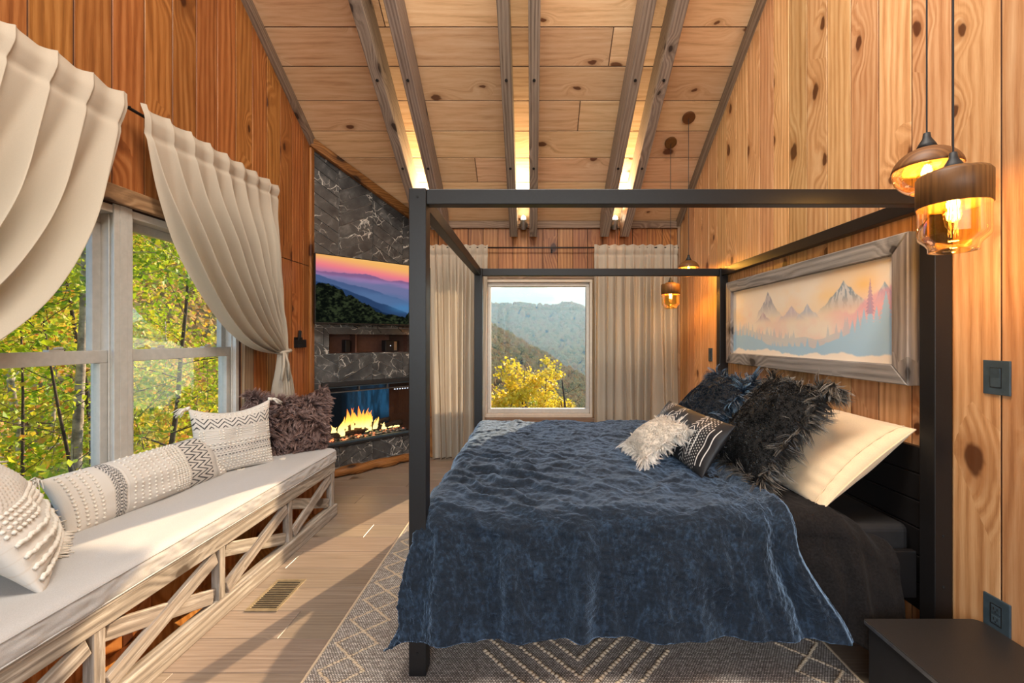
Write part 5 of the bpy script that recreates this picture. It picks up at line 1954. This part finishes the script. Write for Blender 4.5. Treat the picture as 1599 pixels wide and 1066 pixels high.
# ------------------------------------------------------------------ pendant lamps
def pendant(kind, label, x, y, z0, group):
    """z0 : bottom of the glass"""
    ztop = zc(y)
    root = thing('pendant_lamp', label, 'pendant lamp', (x, y, ztop), group)
    nc = Vector((0, -SL, -1)).normalized()
    c = Vector((x, y, ztop))
    bevel(MB().tube([c, c + nc * 0.022], 0.055, 28).build('ceiling_rose', M['lamp_wood'], root), 0.004)
    if kind == 'globe':
        R, zs, zc_ = 0.090, 0.86, z0 + 0.077
        zt = zc_ + R * zs
        wprof, gprof = [], []
        for a in np.linspace(math.radians(84), math.radians(8), 14):
            wprof.append((R * math.cos(a), R * zs * math.sin(a)))
        inner = [(r - 0.004, z - 0.002) for r, z in reversed(wprof)]
        MB().lathe(wprof + inner, (x, y, zc_), 48).build('wood_shade', M['lamp_wood'], root, smooth=True)
        for a in np.linspace(math.radians(8), math.radians(-62), 16):
            gprof.append(((R - 0.003) * math.cos(a), (R - .003) * zs * math.sin(a)))
        MB().lathe(gprof + [(r - 0.002, z + .001) for r, z in reversed(gprof)], (x, y, zc_), 48).build('glass_shade', M['amber_glass'], root, smooth=True)
        blen = 0.095
    else:
        R = 0.085
        zt = z0 + 0.245
        wprof = [(0.012, 0.0), (0.045, -0.002), (0.048, -0.008), (0.078, -0.014), (R, -0.024), (R, -0.112), (R - 0.004, -0.112), (R - .004, -0.028), (0.05, -0.018), (0.012, -0.008)]
        MB().lathe(wprof, (x, y, zt), 48).build('wood_shade', M['lamp_wood'], root, smooth=False).data.polygons.foreach_set('use_smooth', [True] * (48 * 9))
        gp = [(R - 0.003, -0.108), (R - .003, -0.196), (R - 0.006, -0.206), (R - 0.022, -0.222), (R - 0.028, -0.232), (R - 0.028, -0.245)]
        gp2 = [(r - 0.0025, z) for r, z in reversed(gp)]
        MB().lathe(gp + gp2, (x, y, zt), 48).build('glass_shade', M['amber_glass'], root, smooth=True)
        blen = 0.15
    MB().lathe([(0.004, 0.048), (0.009, 0.046), (0.011, 0.030), (0.022, 0.010), (0.028, -0.004), (0.0, -0.004)], (x, y, zt), 20).build('socket_cap', M['black_matte'], root, smooth=True)
    MB().tube([c + nc * 0.02, (x, y, ztop - .04), (x, y, zt + 0.045)], 0.0026, 6).build('cord', M['black_matte'], root)
    # filament bulb
    zb = zt - 0.03
    MB().tube([(x, y, zt - .002), (x, y, zb - .012)], 0.013, 12).build('bulb_socket', M['black_matte'], root)
    bp = [(0.012, 0), (0.016, -0.018), (0.024, -0.25 * blen), (0.026, -0.5 * blen), (0.018, -0.85 * blen), (0.001, -blen)]
    MB().lathe(bp, (x, y, zb - .012), 24).build('bulb', M['bulb_glass'], root, smooth=True)
    mb = MB()
    for k in range(6):
        a = k * PI / 3
        mb.tube([(x + .006 * math.cos(a), y + .006 * math.sin(a), zb - .025), (x + .012 * math.cos(a + .3), y + .012 * math.sin(a + .3), zb - .025 - blen * .62)], 0.0011, 5)
    mb.build('filament', M['filament'], root)
    ld = bpy.data.lights.new('bulb_light', 'POINT')
    ld.energy = 14.0
    ld.color = (1.0, 0.66, 0.28)
    ld.shadow_soft_size = 0.02
    lo = bpy.data.objects.new('bulb_light', ld)
    COL.objects.link(lo)
    lo.parent = root
    lo.location = (0, 0, zb - blen * .45 - ztop)


pendant('globe', 'amber globe pendant with wooden cap near the front bed post, behind the jar pendant', 1.262, 1.366, 1.79, 'pendants')
pendant('jar', 'amber jar-shaped glass pendant with wooden top, near one over the bedside stand', 1.244, 1.262, 1.592, 'pendants')
pendant('globe', 'small-looking amber globe pendant with wooden cap, at the far bed post', 1.395, 3.80, 1.875, 'pendants')
pendant('jar', 'small-looking amber jar pendant with wooden top, in front of the right far curtain', 1.30, 4.0, 1.612, 'pendants')

# ------------------------------------------------------------------ switches, outlet, remote, vent
def wall_plate(name, label, cat, fr, u, v, w, h, rocker=True):
    root = thing(name, label, cat, fr.P(u, v))
    mb = MB()
    fbox(mb, fr, u - w / 2, u + w / 2, v - h / 2, v + h / 2, 0.0005, 0.008)
    bevel(mb.build('plate', M['plate'], root), 0.002)
    mb = MB()
    ring(mb, fr, u - .019, u + .019, v - .036, v + .036, .002, .002, .002, 0.008, 0.0095)
    mb.build('rim', M['black_matte'], root)
    if rocker:
        mb = MB()
        prism(mb, Frame(fr.P(u - .0165, v - .0335, 0.008), fr.v, fr.n, fr.u), [(0, 0), (0.067, 0), (0.067, 0.0075), (0.033, 0.003), (0, 0.002)], 0, 0.033)
        mb.build('rocker', M['plate'], root)
    else:
        for s in (-1, 1):
            mb = MB()
            fbox(mb, fr, u - .015, u + .015, v + s * .018 - .013, v + s * .018 + .013, 0.008, 0.0100)
            o = bevel(mb.build('socket', M['plate'], root), 0.001)
            mb = MB()
            for du in (-.006, .006):
                fbox(mb, fr, u + du - .0012, u + du + .0012, v + s * .018 - .002, v + s * .018 + .007, 0.0100, 0.0106)
            fbox(mb, fr, u - .002, u + .002, v + s * .018 - .009, v + s * .018 - .005, 0.0100, 0.0106)
            mb.build('slots', M['dark_void'], o)
    return root


f_r0 = Frame((XR, 0, 0), (0, 1, 0), (0, 0, 1), (-1, 0, 0))
f_l0 = Frame((XL, 0, 0), (0, 1, 0), (0, 0, 1), (1, 0, 0))
wall_plate('light_switch', 'dark grey rocker light switch on the pine wall beside the near bed post', 'switch', f_r0, 1.522, 1.196, 0.088, 0.122)
wall_plate('light_switch', 'small dark light switch on the pine wall behind the far bed post', 'switch', f_r0, 3.96, 1.185, 0.075, 0.120)
wall_plate('power_outlet', 'black power outlet low on the pine wall above the bedside stand', 'outlet', f_r0, 1.522, 0.352, 0.088, 0.120, False)

rm = thing('remote_holder', 'black wall holder on the shaded pine wall beside the marble corner', 'holder', f_l0.P(3.755, 1.30))
mb = MB()
fbox(mb, f_l0, 3.69, 3.82, 1.255, 1.262, 0.0005, 0.04)
fbox(mb, f_l0, 3.69, 3.82, 1.262, 1.345, 0.0005, 0.005)
fbox(mb, f_l0, 3.69, 3.82, 1.262, 1.325, 0.035, 0.040)
fbox(mb, f_l0, 3.69, 3.695, 1.262, 1.325, 0.005, 0.035)
fbox(mb, f_l0, 3.815, 3.82, 1.262, 1.325, 0.005, 0.035)
mb.build('pocket', M['black'], rm)
rc = thing('remote_control', 'black remote control standing in the wall holder', 'remote', f_l0.P(3.74, 1.263, .02))
mb = MB().beam(f_l0.P(3.735, 1.264, .02), f_l0.P(3.752, 1.405, .02), 0.036, 0.014, (1, 0, 0))
bevel(mb.build('body', M['black'], rc), 0.005, 3)
mb = MB()
for k in range(5):
    for d in (-.009, .0, .009):
        p = f_l0.P(3.748 + d, 1.345 + k * .011, .0275)
        mb.blob(p, .0028, (.6, 1, 1))
mb.build('buttons', M['plate'], rc)

vent = thing('floor_vent', 'tan metal floor register with dark slots beside the bench', 'vent', (-1.32, 2.23, 0))
VX0, VX1, VY0, VY1 = -1.405, -1.245, 2.09, 2.365
f_v = Frame((0, 0, 0.0005), (1, 0, 0), (0, 1, 0), (0, 0, 1))
mb = MB()
ring(mb, f_v, VX0, VX1, VY0, VY1, 0.016, 0.016, 0.016, 0, 0.005)
bevel(mb.build('frame', M['brass'], vent), 0.002)
MB().box(VX0 + .01, VX1 - .01, VY0 + .01, VY1 - .01, 0.0003, 0.001).build('void', M['dark_void'], vent)
ny = 16
for k in range(ny):
    y = VY0 + .016 + (VY1 - VY0 - .032) * (k + .5) / ny
    MB().beam((VX0 + .015, y, .003), (VX1 - .015, y, .003), 0.007, 0.0022, (0, .35, 1)).build('slat', M['brass'], vent)

# ------------------------------------------------------------------ outdoors
def terrain(name, x0, x1, y0, y1, nx, ny, hf, mat):
    X, Y = np.meshgrid(np.linspace(x0, x1, nx), np.linspace(y0, y1, ny), indexing='ij')
    Z = hf(X, Y)
    return npmesh(name, np.stack([X, Y, Z], -1).reshape(-1, 3), grid_faces(nx, ny), mat, kind='structure')


def near_h(X, Y):
    d = np.maximum(0, -X - 2.5)
    e = np.maximum(0, Y - 5.5)
    return -1.6 - 0.28 * d - 0.36 * e + (fbm(X * .4 + 50, Y * .4 + 50, 8, 4) - .5) * 0.8 - np.where((X > -3) & (Y < 5.4), 0.9, 0)


terrain('ground', -60, 40, -20, 70, 140, 140, near_h, M['ground'])


def hill1(X, Y):            # the near slope falling from left to right
    r = 1.336 + 12.0 - (X + 35) * 0.58
    r = np.minimum(r, 34)
    return r - np.abs(Y - 340) * 0.30 + (fbm(X * .02 + 60, Y * .02 + 60, 18, 4) - .5) * 14


def hill2(X, Y):
    r = 76 - 0.00026 * (X + 30) ** 2 - 0.12 * np.maximum(0, X + 30) + 26 * (fbm(X * .006 + 80, Y * .0 + 3, 28, 3) - .5)
    return r - np.abs(Y - 880) * 0.42 + (fbm(X * .012 + 60, Y * .006 + 60, 38, 4) - .5) * 34


def hill3(X, Y):
    r = 250 + 260 * (fbm(X * .0011 + 5, Y * 0 + 7, 48, 5) - .35) - 0.04 * X
    return r - np.abs(Y - 2900) * 0.34 + (fbm(X * .0035 + 60, Y * .0025 + 60, 58, 5) - .5) * 150


def hill_side(X, Y):        # wooded hillside across the hollow, seen through the bench window
    return -22 + 0.62 * np.clip(-X - 30, 0, 140) + (fbm(X * .03 + 90, Y * .03 + 20, 68, 4) - .5) * 16


terrain('hill', -190, -28, -40, 210, 60, 80, hill_side, M['hill'])
terrain('hill', -260, 200, 210, 400, 90, 40, hill1, M['hill'])
terrain('hill', -700, 600, 405, 1060, 120, 80, hill2, M['hill'])
terrain('hill', -2600, 2400, 2100, 3300, 220, 90, hill3, M['hill'])

# crowns of the forest on the slopes: uncountable, joined
ICO = []
for sub_ in (1, 2):
    bm_ = bmesh.new()
    bmesh.ops.create_icosphere(bm_, subdivisions=sub_, radius=1.0)
    ICO.append((np.array([v.co[:] for v in bm_.verts]), np.array([[v.index for v in f.verts] for f in bm_.faces])))
    bm_.free()


def forest(name, label, n, x0, x1, y0, y1, hf, rad, seed, squash=1.15, sub=1):
    r = np.random.default_rng(seed)
    x, y = r.uniform(x0, x1, n), r.uniform(y0, y1, n)
    z = hf(x, y)
    R = rad * r.uniform(0.6, 1.3, n)
    ICOV, ICOF = ICO[sub]
    k = len(ICOV)
    jit = r.uniform(0.6, 1.25, (n, k, 1))
    V = ICOV[None] * jit * R[:, None, None] * np.array([1, 1, squash]) + np.stack([x, y, z + R * .5], -1)[:, None, :]
    F = ICOF[None] + (np.arange(n) * k)[:, None, None]
    o = npmesh(name, V.reshape(-1, 3), F.reshape(-1, 3), M['crowns'], smooth=False)
    tag(o, label, 'forest', kind='stuff')
    return o


forest('forest', 'brown autumn forest on the nearer slope beyond the far window', 6000, -120, 90, 215, 395, hill1, 2.3, 3)
forest('forest', 'autumn woods on the hillside behind the trees of the bench window', 5000, -150, -32, 5, 190, hill_side, 2.3, 6)
forest('forest', 'sunlit autumn forest on the ridge farther beyond the far window', 13000, -260, 260, 480, 1000, hill2, 4.0, 4, 1.2, 0)


def curve_pts(p, d, L, n, rr, wander, up=0.0):
    pts = [Vector(p)]
    d = Vector(d).normalized()
    for i in range(n):
        d = (d + Vector((rr.uniform(-1, 1), rr.uniform(-1, 1), rr.uniform(-1, 1) + up)) * wander).normalized()
        pts.append(pts[-1] + d * (L / n))
    return pts


def make_tree(label, loc, hgt, cr, nleaf, lmat, bmat, seed, lean=(0, 0), leaf=0.07, trunk=0.10, low=0.15, bare=False, group=None, nb=16):
    rr = random.Random(seed)
    r = np.random.default_rng(seed)
    root = thing('tree', label, 'tree', loc, group)
    base = Vector(loc)
    tp = curve_pts(base - Vector((0, 0, .3)), (lean[0], lean[1], 1), hgt * .95, 10, rr, 0.03 if seed == 100 else 0.07)
    MB().tube(tp, [trunk * (1 - .085 * i) for i in range(11)], 9).build('trunk', bmat, root, smooth=True)
    tips = []
    mb = MB()
    for b in range(nb):
        t = low + (0.97 - low) * (b + rr.random() * .5) / nb
        k = min(int(t * 10), 9)
        p = tp[k].lerp(tp[k + 1], t * 10 - k)
        a = b * 2.4 + rr.uniform(-.4, .4)
        L = cr * (1.0 - 0.5 * abs(t - .45)) * rr.uniform(.75, 1.15)
        bp = curve_pts(p, (math.cos(a), math.sin(a), .35), L, 7, rr, .16, .12)
        r0 = trunk * .34 * (1.1 - t)
        mb.tube(bp, [max(r0 * (1 - i / 8), .004) for i in range(8)], 5)
        tips += [bp[i] for i in range(2, 8)]
        for s in range(5):
            q = bp[2 + s]
            sp = curve_pts(q, (rr.uniform(-1, 1), rr.uniform(-1, 1), rr.uniform(-.2, .7)), L * .42, 4, rr, .2, .1)
            mb.tube(sp, [max(r0 * .4 * (1 - i / 5), .0028) for i in range(5)], 4)
            tips += sp[1:]
    mb.build('branches', bmat, root, smooth=True)
    if nleaf:
        tipa = np.array([tuple(t) for t in tips])
        c = tipa[r.integers(0, len(tipa), nleaf)] + r.normal(0, .16, (nleaf, 3)) * np.array([1, 1, .7]) * cr / 2.0
        c = c[~((c[:, 0] > -2.75) & (c[:, 1] < 5.6))]
        nleaf = len(c)
        d = r.normal(0, 1, (nleaf, 3)) + np.array([0, 0, -.4])
        d /= np.linalg.norm(d, axis=1, keepdims=True)
        up = r.normal(0, .55, (nleaf, 3)) + np.array([0, 0, 1.0])
        s = np.cross(d, up)
        s /= np.linalg.norm(s, axis=1, keepdims=True)
        nn = np.cross(s, d)
        Ls = (leaf * r.uniform(.6, 1.25, nleaf))[:, None]
        V = np.stack([c, c + d * Ls * .45 + s * Ls * .5 + nn * Ls * .12, c + d * Ls, c + d * Ls * .45 - s * Ls * .5 + nn * Ls * .12], 1).reshape(-1, 3)
        i = np.arange(nleaf)[:, None] * 4
        F = np.concatenate([i + np.array([0, 1, 2]), i + np.array([0, 2, 3])])
        npmesh('foliage', V, F, lmat, root, smooth=False, kind='stuff')
    return root


def gz(x, y):
    return float(near_h(np.array([x]), np.array([y]))[0])


# trees beyond the bench window (left)
LT = [
    (-4.60, 4.22, 7.0, 1.4, 5000, 'leaf_green', 'bark', 0.066, (-0.02, 0.06), 'leafy green tree outside the bench window with a thick mottled trunk', .055, .62),
    (-5.8, 3.2, 6.8, 2.2, 15000, 'leaf_green', 'bark', 0.08, (0, 0), 'dense yellow-green tree outside the near pane of the bench window', .065, .12),
    (-4.9, 5.7, 6.6, 1.6, 4500, 'leaf_green', 'bark_dark', 0.05, (0.02, 0), 'thin-trunked open tree seen through the far pane of the bench window', .055, .2),
    (-6.8, 6.6, 7.4, 2.2, 10000, 'leaf_autumn', 'bark_dark', 0.06, (-.05, 0), 'russet and orange tree behind the thin-trunked one outside the bench window', .065, .12),
    (-8.0, 4.8, 8.6, 2.6, 18000, 'leaf_green', 'bark', 0.09, (0, .02), None, .08, .08),
    (-9.5, 8.0, 9.4, 2.8, 16000, 'leaf_green', 'bark', 0.09, (0, 0), None, .09, .08),
    (-7.2, 9.6, 7.6, 2.3, 9000, 'leaf_autumn', 'bark_dark', 0.07, (0, 0), None, .085, .1),
    (-12.5, 7.4, 10.5, 3.2, 15000, 'leaf_autumn', 'bark', 0.10, (0, 0), None, .11, .06),
    (-13.5, 12.5, 11.5, 3.4, 15000, 'leaf_green', 'bark', 0.10, (0, 0), None, .12, .06),
    (-10.5, 13.0, 9.0, 2.8, 11000, 'leaf_autumn', 'bark', 0.10, (0, 0), None, .11, .06),
    (-6.0, 1.2, 7.0, 2.2, 8000, 'leaf_green', 'bark', 0.08, (0, 0), None, .075, .15),
]
for i, (x, y, h, c, nl, lm, bm, tr_, ln, lb, lf, low) in enumerate(LT):
    z = gz(x, y)
    make_tree(lb or ('green-leaved' if lm == 'leaf_green' else 'russet-leaved') + ' tree of the wood behind the nearer trees outside the bench window', (x, y, z), h, c, nl, M[lm], M[bm], 100 + i, ln, lf, tr_, low, group=None if lb else ('green' if lm == 'leaf_green' else 'russet') + ' wood beyond the bench window')
# saplings and undergrowth stems between them
for i, (x, y, h) in enumerate(((-4.35, 4.5, 4.6), (-5.9, 5.0, 5.2), (-6.0, 8.0, 5.0))):
    make_tree('slender sapling with few leaves among the trees outside the bench window', (x, y, gz(x, y)), h, 1.1, 900, M['leaf_autumn' if i % 2 else 'leaf_green'], M['bark_dark'], 140 + i, (0.15 * (i - 1), 0.05), .065, .03, .12, group='saplings outside the bench window', nb=12)

# yellow trees below the far window
for i, (x, y, topz, c, nl, lm, lb) in enumerate((
        (-0.10, 11.5, 1.05, 1.15, 5500, 'leaf_yellow', 'bright yellow tree in the middle of the far window'),
        (-0.95, 11.2, 0.55, 1.0, 4500, 'leaf_yellow', 'bright yellow tree at the left side of the far window, by the curtain'),
        (0.50, 12.4, 1.15, 0.8, 2200, 'leaf_yellow', 'golden-orange tree just right of the middle of the far window'),
        (1.00, 11.6, 0.75, 0.8, 0, 'leaf_yellow', 'bare brown tree at the right side of the far window'),
        (1.22, 11.9, 0.15, 0.7, 3000, 'leaf_yellow', 'low yellow shrub tree in the lower right corner of the far window'),
        (0.60, 14.5, -0.1, 1.1, 3200, 'leaf_green', 'pale green tree behind the bare one in the far window'))):
    z = gz(x, y)
    h = topz - z
    make_tree(lb, (x, y, z), h, c, nl, M[lm], M['bark_dark'], 160 + i, (0.02, 0), .085, .055 if nl else .10, .22, nb=20)

# blue haze in the valley
g = G('haze')
g.nt.links.new(g.n('VolumeScatter', None, Color=(0.34, 0.66, 1.0, 1), Density=0.0006, Anisotropy=0.35).outputs[0], g.out.inputs['Volume'])
hz = MB().box(-900, 900, 212, 3600, -300, 520).build('valley_haze', g.mat)
tag(hz, 'blue haze lying over the valley and far ridges beyond the far window', 'haze', kind='stuff')
